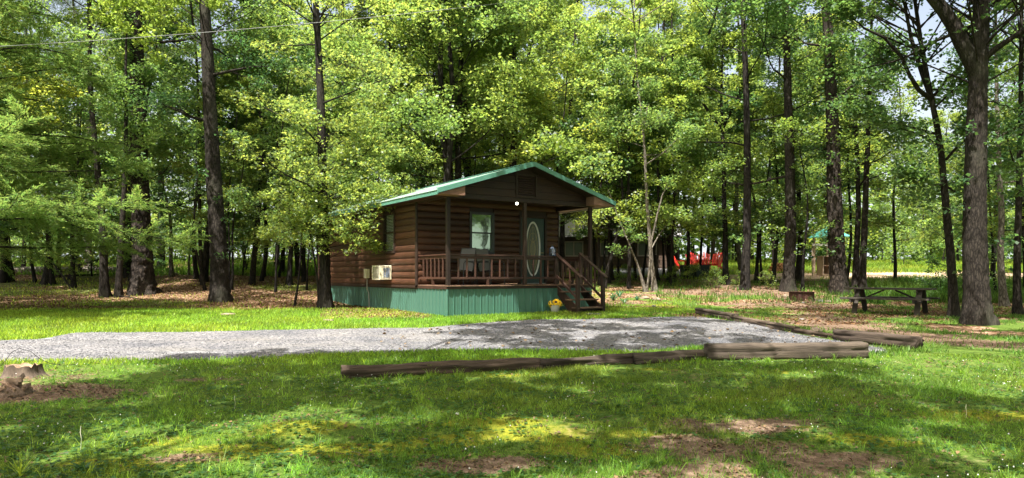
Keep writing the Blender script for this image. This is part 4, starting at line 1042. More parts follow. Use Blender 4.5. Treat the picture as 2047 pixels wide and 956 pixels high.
sp2 = thing("tree_stump", "broken split stump in pale shredded wood at the left edge, nearer than the grey stump", "stump", GP(30, 792), -.5)
for k in range(15):
    a = rst.rand()*.5-.25; L = .18+.22*rst.rand(); y = -.16+.022*k+.01*rst.normal(); h = .15*math.exp(-((k-7)/5.)**2)+.03
    MB().bar((-L/2, y, h-.02+.02*rst.normal()), (L/2, y+a*.2, h+.05*rst.normal()), .022, .04+.03*rst.rand(), bev=.004).build("wood_splinter", M_STUMPX, sp2)
m = MB(); m.lathe([(.24, -.06), (.20, .04), (.12, .10), (0, .13)], k=12); m.build("root_mass", M_STUMP, sp2)
vine = MB(); vp = [WP(-10, 742, 9.6), WP(10, 722, 9.6), WP(22, 705, 9.7), WP(38, 697, 9.8), WP(60, 702, 9.9), WP(80, 718, 10), WP(100, 727, 10), WP(125, 730, 10), WP(150, 729, 10)]
vine.tube(vp, .004, 5); tag(vine.build("dead_vine", BARK_DARK), "thin dark arching dead vine above the grey stump at the left edge", "vine")

# power line high across the left half
wpts = []
for k in range(41):
    t = k/40; px = -260+1560*t; py = 96-.052*(px+60)-.0000305*(px+60)**2
    wpts.append(WP(px, py, 15.5+3*t))
wl = MB(); wl.tube(wpts, .0065, 6); tag(wl.build("power_line", plain("grey_cable", (.22, .22, .22), .5)), "thin grey overhead cable crossing in front of the treetops at upper left", "cable")

# fallen trunk and sticks in the left woods
def stick(name, label, pts, r0_, r1_, mat, cat="fallen branch", group=None):
    m = MB(); m.tube(pts, list(np.linspace(r0_, r1_, len(pts))), 9); o = m.build(name, mat, None, True); tag(o, label, cat, group); return o
a = GP(22, 546); b = GP(238, 545)
stick("fallen_log", "long pale fallen trunk lying across the floor of the left woods", [a+Vector((0, 0, .18)), (a*2+b)/3+Vector((0, 0, .18)), (a+b*2)/3+Vector((0, 0, .17)), b+Vector((0, 0, .14))], .21, .15, BARK_PALE, "log")
a = GP(112, 548); stick("fallen_branch", "thin bare branch propped up at a slant over the fallen trunk", [a+Vector((0, 0, .1)), WP(150, 533, a.y-1), WP(197, 519, a.y-1.5)], .07, .04, BARK_OAK)
a = GP(142, 578); stick("fallen_branch", "dark dead stick leaning from the leaf litter toward the twin dark trunks", [a, WP(125, 552, a.y+.4), WP(105, 525, a.y+.6)], .05, .03, BARK_DARK)
a = GP(128, 553); b = GP(200, 549); stick("fallen_branch", "short thin stick lying in front of the fallen trunk", [a+Vector((0, 0, .05)), b+Vector((0, 0, .06))], .06, .04, BARK_OAK)
a = GP(222, 592); b = GP(285, 601); stick("fallen_branch", "slender stick on the ground in front of the largest left trunk", [a+Vector((0, 0, .04)), (a+b)/2+Vector((.1, 0, .05)), b+Vector((0, 0, .03))], .03, .015, BARK_OAK)

# ---------------------------------------------------------------- things far off on the right
M_NB = wood("neighbour_siding", (.055, .038, .028), (.10, .072, .052), 'x', .7)
M_NR = plain("pale_grey_roof", (.30, .29, .30), .6, 0, .15, 2, .1)
M_TAN0 = plain("weathered_window_trim", (.26, .22, .18), .6, 0, .1, 5, .05)
nb = thing("neighbour_cabin", "brown cabin with a pale grey roof seen through the trees right of the porch", "cabin", GP(1244, 541)+Vector((0, 5, 0)), R(-8))
hw, hd, hh = 3.9, 2.6, 2.5
MB().box((-hw, -hd, -.3), (hw, hd, hh-.01)).build("wall", M_TRIMX, nb)
for k in range(11): MB().box((-hw-.02, -hd-.035, k*.225), (hw+.02, -hd-.002, k*.225+.205)).build("siding_board", M_NB, nb)
for s in (-1, 1):
    m = MB(); vs = [(x, s*y, z) for z0_ in (0, .10) for (x, y, z) in ((-hw-.5, 0, hh+1.9+z0_), (hw+.5, 0, hh+1.9+z0_), (hw+.5, hd+.6, hh-.30+z0_), (-hw-.5, hd+.6, hh-.30+z0_))]
    m.add(vs, [(0, 1, 2, 3), (7, 6, 5, 4), (0, 4, 5, 1), (1, 5, 6, 2), (2, 6, 7, 3), (3, 7, 4, 0)]); m.build("roof", M_NR, nb)
for xx in (-2.4, -.1, 2.3):
    f = MB()
    for a, b in (((xx-.62, -hd-.08, .95), (xx-.54, -hd-.02, 1.95)), ((xx+.54, -hd-.08, .95), (xx+.62, -hd-.02, 1.95)), ((xx-.54, -hd-.08, 1.87), (xx+.54, -hd-.02, 1.95)), ((xx-.54, -hd-.08, .95), (xx+.54, -hd-.02, 1.03)), ((xx-.04, -hd-.078, 1.03), (xx+.04, -hd-.02, 1.87))): f.box(a, b)
    f = f.build("window", M_TAN0, nb)
    for s in (-1, 1): MB().box((xx+(.05 if s > 0 else -.53), -hd-.05, 1.04), (xx+(.53 if s > 0 else -.05), -hd-.04, 1.86)).build("pane", M_GLASS2, f)
# red adirondack chairs
M_RED = plain("red_painted_wood", (.62, .030, .018), .45, 0, .12, 5, .03)
def adirondack(label, px, py, rz, Y=None):
    t = thing("red_garden_chair", label, "chair", GP(px, py), rz, "red garden chairs beyond the trees"); t.scale = (1.2, 1.2, 1.15)
    for k in range(5): MB().bar((-.22+.11*k, .18, .28), (-.26+.13*k, .52, 1.0-.05*abs(k-2)), .095, .02, up=(0, 1, 0)).build("back_slat", M_RED, t)
    for k in range(5): MB().box((-.27, -.28+.10*k, .34-.02*k), (.27, -.20+.10*k, .36-.02*k)).build("seat_slat", M_RED, t)
    for s in (-1, 1):
        MB().box((s*.33-.06, -.36, .54), (s*.33+.06, .34, .565)).build("armrest", M_RED, t)
        MB().box((s*.31-.02, -.33, 0), (s*.31+.02, -.24, .54)).build("leg", M_RED, t)
        MB().bar((s*.28, -.30, .33), (s*.28, .52, .02), .025, .10).build("leg", M_RED, t)
    return t
adirondack("leftmost red garden chair, turned to the right, left of the thin grey trunk", 1362, 541, R(60))
adirondack("red garden chair between the thin grey trunk and the second chair, facing the camera", 1389, 541, R(10))
adirondack("red garden chair directly above the dark bins, third from the left", 1407, 541, R(-15))
adirondack("rightmost red garden chair, in shade beside a dark trunk", 1428, 542, R(-40))
M_BIN = plain("dark_green_plastic", (.018, .032, .028), .5, 0, .1)
for px, lb in ((1374, "dark green lidded bin left of its twin, in front of the red chairs"), (1399, "larger dark green bin on the right, in front of the red chairs")):
    t = thing("rubbish_bin", lb, "bin", GP(px, 555), .2, "dark bins in front of the red chairs"); s = 1.25 if px > 1390 else 1.
    m = MB(); vs = [(-.26*s, -.26, 0), (.26*s, -.26, 0), (.26*s, .26, 0), (-.26*s, .26, 0), (-.32*s, -.32, .62), (.32*s, -.32, .62), (.32*s, .32, .62), (-.32*s, .32, .62)]
    m.add(vs, [(0, 3, 2, 1), (4, 5, 6, 7), (0, 1, 5, 4), (1, 2, 6, 5), (2, 3, 7, 6), (3, 0, 4, 7)]); m.build("bin_body", M_BIN, t)
    MB().box((-.34*s, -.34, .622), (.34*s, .34, .68), None, .02).build("lid", M_BIN, t)
    MB().bar((-.2*s, .36, .64), (.2*s, .36, .64), .03, .03).build("handle", M_BIN, t)
# pavilion with a teal roof, post and beam
M_TEAL = plain("teal_roof_metal", (.10, .42, .36), .35, 0, .08, 3)
M_TAN = plain("tan_painted_wood", (.42, .31, .22), .6, 0, .12, 5, .05)
pv = thing("open_pavilion", "small open pavilion with a teal metal roof behind the broad right-hand trunk", "pavilion", GP(1655, 549), .1); pv.scale = (.6, .6, .92)
for x in (-.72, .8):
    for y in (-1.2, 1.2): MB().box((x-.09, y-.09, -.1), (x+.09, y+.09, 2.3)).build("post", M_TAN, pv)
m = MB(); m.add([(-1.05, -1.9, 2.3), (1.1, -1.9, 2.3), (1.1, 1.9, 2.3), (-1.05, 1.9, 2.3), (-.1, 0, 2.95), (.2, 0, 2.95)], [(0, 3, 2, 1), (0, 1, 5, 4), (1, 2, 5), (2, 3, 4, 5), (3, 0, 4)]); m.build("roof", M_TEAL, pv)
MB().box((-2.3, -1.29, 1.72), (-.81, -1.21, 1.86)).build("beam", M_WHITE, pv)
MB().box((-2.3, -1.29, -.1), (-2.2, -1.19, 1.715)).build("post", M_TAN, pv)
cb = thing("tan_cabinet", "tan wooden cabinet with an open dark side standing by the pavilion post", "cabinet", GP(1651, 551), .15)
m = MB(); m.box((-.38, -.3, 0), (-.33, .3, 1.05)); m.box((.02, -.3, 0), (.38, .3, 1.05)); m.box((-.33, .26, 0), (.02, .3, 1.05)); m.box((-.42, -.34, 1.052), (.42, .34, 1.10)); m.box((-.33, -.3, 0), (.02, .26, .10)); m.build("cabinet_body", M_TAN, cb)
MB().box((-.33, -.26, .55), (.02, .25, .58)).build("shelf", M_TAN, cb)
fw_ = thing("firewood_stack", "small orange-brown stack of split firewood beyond the dark leaning trunk", "firewood", GP(1555, 545), .1)
lg = MB(); lg.tube([(0, -.25, 0), (0, .25, 0)], .10, 7); lg = lg.mesh("firewood_log", plain("cut_firewood", (.45, .22, .10), .8, 0, .2))
for r_ in range(3):
    for k in range(5-r_): obj("firewood_log", lg, fw_, (-.42+.21*k+.105*r_, .02*((k+r_) % 3), .10+.18*r_))
# border edging beyond the road

# ---------------------------------------------------------------- trees seen one by one
def px_tree(name, label, base, path, wpx, H, mat, lmat, nl=14, h0=4.5, spread=3.5, per=36, size=.12, crad=.55, low=0, limbs=(), seed=1, rough=.10, sides=28, warm=.2, rise=.4, shape='rhomb', sub=4, twigs=3, flare=.55, flat=.55, zb=.35, canopy=44, clumps=()):
    """a trunk that follows the pixels of its centre line at its own depth, limbs and crown grown on it"""
    b = GP(*base); Y = b.y; r0 = wpx/2/F*Y
    P = [Vector((0, 0, 0))]+[WP(px, py, Y)-b for px, py in path]
    dr_ = random.Random(seed)
    T = [tuple(p) for p in P]; last = P[-1]; d = (P[-1]-P[-2]).normalized() if len(P) > 1 else Vector((0, 0, 1))
    while last.z < H:
        d = (d+Vector((dr_.uniform(-.06, .06), dr_.uniform(-.06, .06), .12))).normalized(); last = last+d*1.4; T.append(tuple(last))
    T = np.array(T); zz = np.linspace(0, T[-1, 2], 26); T = np.stack([np.interp(zz, T[:, 2], T[:, i]) for i in range(3)], -1)
    for i in (0, 1):
        k = np.convolve(np.pad(T[:, i], 1, 'edge'), [.25, .5, .25], 'valid'); T[1:-1, i] = k[1:-1]
    s = skeleton(seed, H, h0, spread, nl, r0, crad, sub, twigs, trunk=T, rise=rise, low=low)
    rsl = np.random.RandomState(seed+50)
    for pts, w0, w1, grow in limbs:
        n = len(pts); dep = rsl.uniform(-.8, .8)
        Q = np.array([tuple(WP(px, py, Y)-b+Vector((0, dep*k/max(1, n-1), 0))) for k, (px, py) in enumerate(pts)])
        s.paths.append((Q, np.linspace(w0/2/F*Y, w1/2/F*Y, n)))
        d = Q[-1]-Q[-2]; d /= np.linalg.norm(d)
        if grow: grow_limb(s, Q[-1], d+np.array([0, dep*.3, 0]), grow, w1/2/F*Y, rsl, crad, 4, 3)
    zt = EYE+.42*Y-b.z; tz = T[:, 2]
    for k in range(canopy):                               # the wide upper crown
        z = zt+(max(H, zt+3)+1-zt)*rsl.rand(); a = rsl.rand()*6.283; rr_ = 4.2*math.sqrt(rsl.rand()); c0 = np.array([np.interp(z, tz, T[:, 0]), np.interp(z, tz, T[:, 1]), z])
        c = c0+np.array([math.cos(a)*rr_, math.sin(a)*rr_, 0]); st_ = np.array([np.interp(z-1.5-rr_*.3, tz, T[:, 0]), np.interp(z-1.5-rr_*.3, tz, T[:, 1]), z-1.5-rr_*.3])
        s.paths.append((np.array([st_, (st_+c)/2+rsl.normal(size=3)*.15, c]), np.array([.026, .015, .006]))); s.clumps.append((c, .75))
    for px, py, dy, r_ in clumps:
        c = np.array(tuple(WP(px, py, Y+dy)-b)); tz0 = max(1., c[2]-.25*np.hypot(c[0], c[1])); st_ = np.array([np.interp(tz0, tz, T[:, 0]), np.interp(tz0, tz, T[:, 1]), tz0])
        s.paths.append((np.array([st_, (st_+c)/2+rsl.normal(size=3)*.08, c]), np.array([.018, .011, .004])))
        for q in range(15): s.clumps.append((c+rsl.normal(size=3)*r_*.6, r_*.9))
    o = thing(name, label, "tree", b)
    obj("trunk", trunk_mesh("trunk", s, mat, 1., sides, rough, flare=flare, zbase=zb), o)
    if per: obj("crown", crown_mesh("crown", s, lmat, per*1.35, size*.92, seed+9, warm=warm, shape=shape, flat=flat), o)
    TREES.append((b.x, b.y)); return o
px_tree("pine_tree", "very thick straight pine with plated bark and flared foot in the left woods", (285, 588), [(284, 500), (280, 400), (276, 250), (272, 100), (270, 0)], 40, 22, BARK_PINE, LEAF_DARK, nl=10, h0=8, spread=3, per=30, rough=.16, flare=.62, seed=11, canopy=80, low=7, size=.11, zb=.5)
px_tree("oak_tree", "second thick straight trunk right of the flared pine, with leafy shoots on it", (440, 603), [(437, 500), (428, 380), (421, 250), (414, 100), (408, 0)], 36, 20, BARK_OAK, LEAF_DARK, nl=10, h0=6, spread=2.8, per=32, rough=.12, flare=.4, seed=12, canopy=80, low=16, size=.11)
px_tree("hardwood_tree", "slightly bent mid-sized trunk just left of the flared pine", (209, 594), [(207, 530), (204, 430), (198, 370), (188, 280), (180, 180), (178, 60)], 17, 14, BARK_OAK, LEAF_OAK, nl=8, h0=4.4, spread=1.6, per=30, rough=.08, sides=18, seed=13, canopy=30, low=5, rise=.2)
px_tree("hardwood_tree", "leaning trunk with a swelling at a fork, between the bent trunk and the flared pine", (236, 594), [(238, 540), (242, 480), (246, 420), (250, 350), (252, 200)], 13, 12, BARK_OAK, LEAF_OAK, nl=6, h0=4.5, spread=1.4, per=28, rough=.06, sides=16, seed=14, canopy=14, limbs=[([(239, 480), (234, 462), (232, 440)], 9, 6, 0)], rise=.2)
px_tree("leafy_tree", "leafy tree with thin side stems at the cabin's back left corner, sprays over the eave", (650, 617), [(650, 560), (647, 480), (645, 400), (643, 300), (641, 200), (636, 100), (630, 0)], 24, 15, BARK_DARK, LEAF_LIGHT, nl=26, h0=2.9, spread=2.4, per=34, size=.13, crad=.42, rough=.08, sides=18, seed=15, low=0, shape='oak', rise=.15, flat=.45,
        limbs=[([(638, 615), (637, 560), (632, 510), (628, 470)], 6, 3, .8), ([(656, 615), (655, 560), (652, 500), (650, 440)], 5, 3, .6), ([(648, 470), (690, 440), (730, 425), (775, 408)], 4, 2, .9), ([(648, 440), (690, 465), (720, 478)], 4, 2, .8), ([(646, 400), (700, 390), (745, 392)], 4, 2, .8), ([(645, 430), (600, 450), (560, 460)], 4, 2, .9), ([(645, 380), (590, 390)], 4, 2, .9)], warm=.5, canopy=26,
        clumps=[(px_, py_, dy_, r_) for px_, py_, dy_, r_ in ((700, 345, -.8, .4), (735, 330, -.6, .4), (760, 355, -.7, .38), (790, 300, -.4, .35), (770, 380, -.9, .36), (740, 390, -1., .36), (705, 395, -.9, .36), (780, 405, -1., .30), (805, 408, -1.1, .22), (745, 420, -1.1, .33), (700, 440, -1., .36), (725, 465, -1.1, .30), (735, 450, -1.1, .28), (690, 475, -.9, .30), (715, 492, -1., .2), (670, 450, -.7, .38), (660, 480, -.6, .3), (620, 470, -.5, .38), (595, 450, -.4, .38), (580, 480, -.3, .3), (600, 420, -.5, .4), (560, 440, -.3, .35), (620, 390, -.6, .4), (575, 390, -.3, .4), (690, 380, -.9, .38), (720, 300, -.7, .4), (680, 320, -.8, .4), (610, 340, -.6, .42), (570, 330, -.3, .42), (740, 270, -.5, .4), (700, 250, -.6, .42), (600, 290, -.5, .42), (590, 230, -.4, .42), (720, 200, -.4, .42), (760, 320, -.6, .3), (640, 430, -1., .3), (655, 360, -1., .35))])
px_tree("forked_oak", "tall forked oak behind the cabin roof with dark limbs spreading in a fan", (940, 548), [(938, 400), (935, 330), (932, 280), (931, 262)], 17, 17, BARK_DARK, LEAF_OAK, nl=10, h0=7.5, spread=3.6, per=40, size=.14, crad=.6, rough=0, seed=16,
        limbs=[([(934, 300), (915, 225), (903, 180), (880, 150), (862, 130)], 9, 5, 2.2), ([(934, 285), (928, 210), (915, 170)], 8, 5, 2), ([(935, 290), (952, 220), (958, 185), (985, 150)], 9, 5, 2.2), ([(936, 285), (965, 180), (995, 120), (1030, 70)], 6, 4, 2.2), ([(934, 262), (925, 120), (900, 30)], 7, 5, 2.)])
px_tree("hardwood_tree", "dark thin trunk behind the roof, left of the forked oak, bent near its foot", (846, 548), [(846, 380), (843, 330), (838, 280), (832, 230), (800, 150)], 11, 14, BARK_DARK, LEAF_OAK, nl=12, h0=6, spread=2.8, per=36, size=.13, rough=0, seed=17)
px_tree("hardwood_tree", "straight dark trunk rising left of the roof's left eave behind the cabin", (808, 552), [(806, 400), (802, 330), (795, 250), (785, 180), (775, 60)], 11, 15, BARK_DARK, LEAF_LIGHT, nl=12, h0=6, spread=2.8, per=36, size=.13, rough=0, seed=18)
px_tree("hardwood_tree", "slim trunk between the forked oak and the bent dark trunk behind the roof", (905, 552), [(905, 400), (900, 300), (890, 240), (868, 160)], 9, 13, BARK_DARK, LEAF_OAK, nl=10, h0=6, spread=2.6, per=34, size=.13, rough=0, seed=19)
px_tree("slender_tree", "slender pale bare-stemmed tree right of the cabin roof", (1308, 582), [(1300, 500), (1294, 420), (1288, 300), (1284, 240), (1278, 200)], 9, 11, BARK_PALE, LEAF_LIGHT, nl=12, h0=5.6, spread=1.9, per=34, size=.11, rough=0, seed=20, canopy=12, warm=.5, limbs=[([(1287, 250), (1296, 215), (1302, 203)], 4, 3, 1.2), ([(1290, 330), (1320, 310), (1340, 290)], 3, 2, .9)])
px_tree("slender_tree", "crooked pale double-stemmed sapling at the edge of the path right of the steps", (1290, 584), [(1283, 560), (1275, 530), (1263, 502)], 6, 3.2, BARK_PALE, LEAF_LIGHT, nl=5, h0=1.6, spread=.9, per=24, size=.10, crad=.3, rough=0, seed=21, canopy=0, limbs=[([(1293, 584), (1296, 540), (1300, 480), (1310, 430), (1318, 395)], 5, 3, .8), ([(1300, 500), (1320, 470), (1345, 440)], 3, 2, .6)])
px_tree("crooked_oak", "crooked dark tree whose trunk bends right, behind the pale slender tree", (1342, 562), [(1340, 500), (1334, 400), (1332, 300), (1334, 262), (1350, 215), (1368, 180)], 15, 15, BARK_DARK, LEAF_OAK, nl=12, h0=5.0, spread=3., per=40, size=.13, rough=0, seed=22, canopy=20, low=10, limbs=[([(1332, 300), (1310, 285), (1298, 282)], 5, 4, 1.), ([(1350, 215), (1375, 200), (1400, 150)], 7, 4, 1.8)])
px_tree("forked_tree", "mid-sized tree forking into a Y high above the red chairs", (1450, 568), [(1450, 500), (1447, 400), (1446, 300), (1443, 258)], 12, 12, BARK_DARK, LEAF_OAK, nl=10, h0=4.6, spread=2.8, per=40, size=.13, rough=0, seed=23, canopy=10, low=10, limbs=[([(1444, 262), (1425, 235), (1408, 205)], 7, 5, 1.6), ([(1444, 258), (1452, 235), (1462, 210)], 7, 5, 1.6)])
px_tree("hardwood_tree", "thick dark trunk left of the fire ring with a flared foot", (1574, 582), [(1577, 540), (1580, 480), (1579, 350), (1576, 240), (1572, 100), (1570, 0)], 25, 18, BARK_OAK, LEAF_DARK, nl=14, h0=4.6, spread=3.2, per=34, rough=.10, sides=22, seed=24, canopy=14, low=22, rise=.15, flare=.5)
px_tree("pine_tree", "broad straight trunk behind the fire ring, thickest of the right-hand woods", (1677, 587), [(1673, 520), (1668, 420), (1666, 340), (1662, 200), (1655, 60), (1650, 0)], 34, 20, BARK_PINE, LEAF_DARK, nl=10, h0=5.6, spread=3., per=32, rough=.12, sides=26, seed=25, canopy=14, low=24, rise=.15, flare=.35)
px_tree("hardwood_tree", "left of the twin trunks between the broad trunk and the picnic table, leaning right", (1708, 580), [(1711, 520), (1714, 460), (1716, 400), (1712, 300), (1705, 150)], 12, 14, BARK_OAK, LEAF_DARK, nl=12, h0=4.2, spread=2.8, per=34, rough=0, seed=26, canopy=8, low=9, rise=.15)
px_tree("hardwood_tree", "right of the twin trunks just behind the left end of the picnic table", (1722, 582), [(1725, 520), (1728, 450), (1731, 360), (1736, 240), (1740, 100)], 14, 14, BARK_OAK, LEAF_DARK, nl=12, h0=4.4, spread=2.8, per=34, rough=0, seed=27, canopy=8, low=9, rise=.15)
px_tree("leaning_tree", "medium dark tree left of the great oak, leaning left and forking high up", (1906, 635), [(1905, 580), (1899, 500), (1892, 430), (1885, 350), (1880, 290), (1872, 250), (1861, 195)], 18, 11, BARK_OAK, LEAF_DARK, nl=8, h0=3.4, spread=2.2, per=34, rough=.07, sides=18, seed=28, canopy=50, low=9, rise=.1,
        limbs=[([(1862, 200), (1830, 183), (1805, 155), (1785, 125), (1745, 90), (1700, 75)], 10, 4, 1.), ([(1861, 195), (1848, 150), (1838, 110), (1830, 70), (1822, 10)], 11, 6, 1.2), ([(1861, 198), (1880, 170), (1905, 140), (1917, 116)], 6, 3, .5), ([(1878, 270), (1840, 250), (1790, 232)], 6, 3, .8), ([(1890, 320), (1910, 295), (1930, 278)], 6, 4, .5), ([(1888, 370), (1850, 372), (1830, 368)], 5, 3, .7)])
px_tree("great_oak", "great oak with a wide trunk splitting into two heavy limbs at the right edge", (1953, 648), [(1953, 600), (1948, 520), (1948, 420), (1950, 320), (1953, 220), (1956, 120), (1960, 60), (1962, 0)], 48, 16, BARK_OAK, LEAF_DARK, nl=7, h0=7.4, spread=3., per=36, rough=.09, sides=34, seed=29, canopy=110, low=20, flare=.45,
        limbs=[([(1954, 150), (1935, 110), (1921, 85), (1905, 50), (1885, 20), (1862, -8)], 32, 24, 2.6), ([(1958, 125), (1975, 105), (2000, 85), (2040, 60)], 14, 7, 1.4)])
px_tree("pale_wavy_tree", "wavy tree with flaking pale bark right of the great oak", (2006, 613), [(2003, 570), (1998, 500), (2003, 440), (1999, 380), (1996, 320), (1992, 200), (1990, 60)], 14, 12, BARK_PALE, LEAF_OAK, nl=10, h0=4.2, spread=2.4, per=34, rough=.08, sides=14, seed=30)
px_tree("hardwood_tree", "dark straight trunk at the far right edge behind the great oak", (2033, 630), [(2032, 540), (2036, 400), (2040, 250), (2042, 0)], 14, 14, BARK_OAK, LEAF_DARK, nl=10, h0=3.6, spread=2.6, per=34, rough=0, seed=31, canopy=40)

# smaller listed trunks: px, base py, width px, kind, variant, bark, label
LIST = [
 (4, 566, 12, 'dark', 0, BARK_DARK, "dark trunk cut by the left edge of the picture"),
 (17, 564, 15, 'dark', 1, BARK_DARK, "second dark trunk from the left edge"),
 (46, 545, 8, 'pine', 0, BARK_OAK, "far thin trunk behind the fallen trunk, near the left edge"),
 (70, 566, 6, 'under', 1, BARK_DARK, "thin trunk between the left-edge pair and the twin dark trunks"),
 (92, 569, 14, 'dark', 0, BARK_DARK, "left of the touching twin dark trunks"),
 (104, 569, 10, 'dark', 1, BARK_DARK, "right of the touching twin dark trunks"),
 (140, 561, 8, 'under', 0, BARK_DARK, "thin reddish trunk right of the twin dark trunks"),
 (155, 546, 8, 'pine', 1, BARK_DARK, "dark far trunk left of the sunlit scaly one"),
 (178, 541, 12, 'pine', 0, BARK_PALE, "far scaly sunlit trunk, brightest in the left woods"),
 (170, 543, 4, 'pole', 0, BARK_PALE, "thin pale pole leaning beside the bright scaly trunk"),
 (256, 556, 12, 'pine', 1, BARK_OAK, "scaly trunk half hidden by the left side of the flared pine"),
 (322, 539, 13, 'pine', 0, BARK_OAK, "dark far trunk just right of the flared pine"),
 (343, 555, 8, 'pole', 1, BARK_PALE, "grey dead-looking sapling in the brown clearing"),
 (378, 552, 4, 'pole', 2, BARK_PALE, "very thin pale sapling between the two thickest left trunks"),
 (410, 582, 5, 'pole', 0, BARK_DARK, "thin dark stem hugging the left side of the second thick trunk"),
 (462, 580, 5, 'pole', 1, BARK_DARK, "stem slanting right from the foot of the second thick trunk"),
 (458, 579, 4, 'under', 2, BARK_DARK, "upright leafy stem right behind the second thick trunk"),
 (490, 541, 7, 'under', 0, BARK_OAK, "small trunk at the far side of the brown clearing, left"),
 (522, 562, 7, 'under', 1, BARK_OAK, "spotted slim trunk in the middle of the brown clearing"),
 (550, 586, 5, 'under', 2, BARK_DARK, "thin reddish trunk in the sunlit patch left of the cabin"),
 (565, 546, 9, 'pine', 1, BARK_DARK, "dark far trunk in the row left of the cabin"),
 (577, 572, 11, 'under', 3, BARK_DARK, "short dark trunk left of the cabin's back corner"),
 (588, 613, 4, 'pole', 2, BARK_DARK, "knee-high to head-high dark stem in front of the brown clearing"),
 (613, 580, 4, 'pole', 0, BARK_DARK, "thin dark stem beside the cabin's back corner"),
 (1207, 577, 8, 'under', 0, BARK_DARK, "curved thin trunk right against the porch's far post"),
 (1223, 559, 7, 'under', 1, BARK_DARK, "second thin trunk right of the porch"),
 (1235, 559, 5, 'under', 2, BARK_DARK, "third thin trunk right of the porch"),
 (1270, 560, 6, 'under', 3, BARK_DARK, "thin straight trunk in front of the far cabin's window"),
 (1313, 561, 10, 'under', 0, BARK_DARK, "dark straight trunk between the crooked sapling and the crooked oak"),
 (1372, 556, 8, 'under', 1, BARK_OAK, "thin grey trunk in front of the left red chairs"),
 (1399, 549, 5, 'under', 2, BARK_DARK, "thin trunk rising among the red chairs"),
 (1482, 556, 10, 'broad', 1, BARK_PALE, "paler trunk right of the red chairs, in the lit lawn"),
 (1511, 566, 7, 'under', 3, BARK_DARK, "left of two bending stems right of the red chairs"),
 (1524, 568, 5, 'under', 1, BARK_DARK, "right of two bending stems right of the red chairs"),
 (1545, 572, 9, 'under', 0, BARK_DARK, "small leafy trunk just left of the thick trunk by the fire ring"),
 (1604, 582, 6, 'pole', 0, BARK_DARK, "thin brown pole between the two big trunks by the fire ring"),
 (1789, 571, 7, 'under', 2, BARK_DARK, "small curved trunk standing alone beyond the picnic table"),
]
for px, py, wp, kind, vi, mt, lb in LIST:
    b = GP(px, py); dia = max(.05, wp/F*b.y); H = {'dark': 1., 'pine': 1., 'under': 1.0, 'pole': 1., 'broad': 1.}[kind]
    tree({'pine': 'pine_tree', 'dark': 'cedar_tree', 'under': 'young_tree', 'pole': 'sapling', 'broad': 'hardwood_tree'}[kind], lb, "tree", b.x, b.y, kind, vi, dia, H, None, (0, 0), mt)

# cedar whose sprays hang into the picture from the left
def cedar(label, x, y, H, spread, seed, nb, per, lo=1.7):
    rs = np.random.RandomState(seed); o = thing("cedar_tree", label, "tree", (x, y, float(gz(x, y))-.05)); s = Skel()
    s.trunk = (np.array([(0, 0, 0), (.1, 0, H*.3), (.05, .1, H*.6), (0, 0, H)], float), np.array([.2, .15, .09, .02]))
    C = []; D = []; Nn = []; az = 0
    for k in range(nb):
        t = (k+rs.rand())/nb; h = lo+(H-lo)*t; az += 2.4; L = spread*(1-.75*t)*(.75+.4*rs.rand())+.4
        d = np.array([math.cos(az), math.sin(az), .12+.25*t+rs.normal()*.16]); P = bend_path((0, 0, h), d, L, 7, rs, .12, -.05); P[:, 2] -= .10*np.linspace(0, 1, 8)**2*L; P[-1, 2] += .1
        s.paths.append((P, np.linspace(.035, .006, 8)))
        for j in range(int(L*7)):
            q = .22+.78*rs.rand(); i = min(6, int(q*7)); b = P[i]+(P[i+1]-P[i])*(q*7-i); dd = P[i+1]-P[i]; dd /= np.linalg.norm(dd); sd = np.cross(dd, [0, 0, 1.])
            bl_ = (.75-.45*q)*L*.36*(.6+.7*rs.rand())+.18; v = dd*.75+sd*rs.choice([-1, 1])*(.5+.5*rs.rand())+np.array([0, 0, rs.normal()*.42-.05]); v /= np.linalg.norm(v)
            m = int(per*(bl_/.5)); u = rs.rand(m); c = b+v*bl_*u[:, None]+rs.normal(size=(m, 3))*.012; c[:, 2] -= .10*u**2*bl_
            s2 = np.cross(v, [0, 0, 1.]); w_ = v*.8+s2*(rs.choice([-1, 1], m)*(.25+.5*rs.rand(m)))[:, None]+rs.normal(size=(m, 3))*.26
            # secondary fan: shift outwards from the twig
            c = c+(w_-v*.8)*(.05+.10*(1-u))[:, None]*rs.rand(m)[:, None]*2.
            C.append(c); D.append(w_)
    C = np.concatenate(C); D = np.concatenate(D); D /= np.linalg.norm(D, axis=1, keepdims=True); n = len(C)
    S = np.cross(D, rnd_dirs(n, rs, 1.2)); S /= np.linalg.norm(S, axis=1, keepdims=True)+1e-9; ln_ = (.06+.06*rs.rand(n))[:, None]; wd = .014
    V = np.stack([C-D*ln_*.4+S*wd, C+D*ln_*.6, C-D*ln_*.4-S*wd], 1).reshape(-1, 3); Ff = (np.arange(n)*3)[:, None]+np.arange(3)[None]
    g = .75+.5*rs.rand(n); t = np.stack([g*(1+.5*(rs.rand(n)-.3)), g, g*.8], -1)
    obj("trunk", trunk_mesh("trunk", s, BARK_OAK, 1., 12), o); obj("crown", mesh_np("crown", V, Ff, LEAF_CEDAR, np.repeat(t, 3, 0)), o); TREES.append((x, y)); return n
nC = cedar("large cedar at the left edge with long feathery light green sprays hanging into view", -15.2, 18.8, 13, 5.4, 5, 100, 66)
nC += cedar("smaller cedar behind the large one at the left edge, in front of the dark trunks", -19.4, 23.5, 9, 4.6, 6, 46, 34, 2.2)

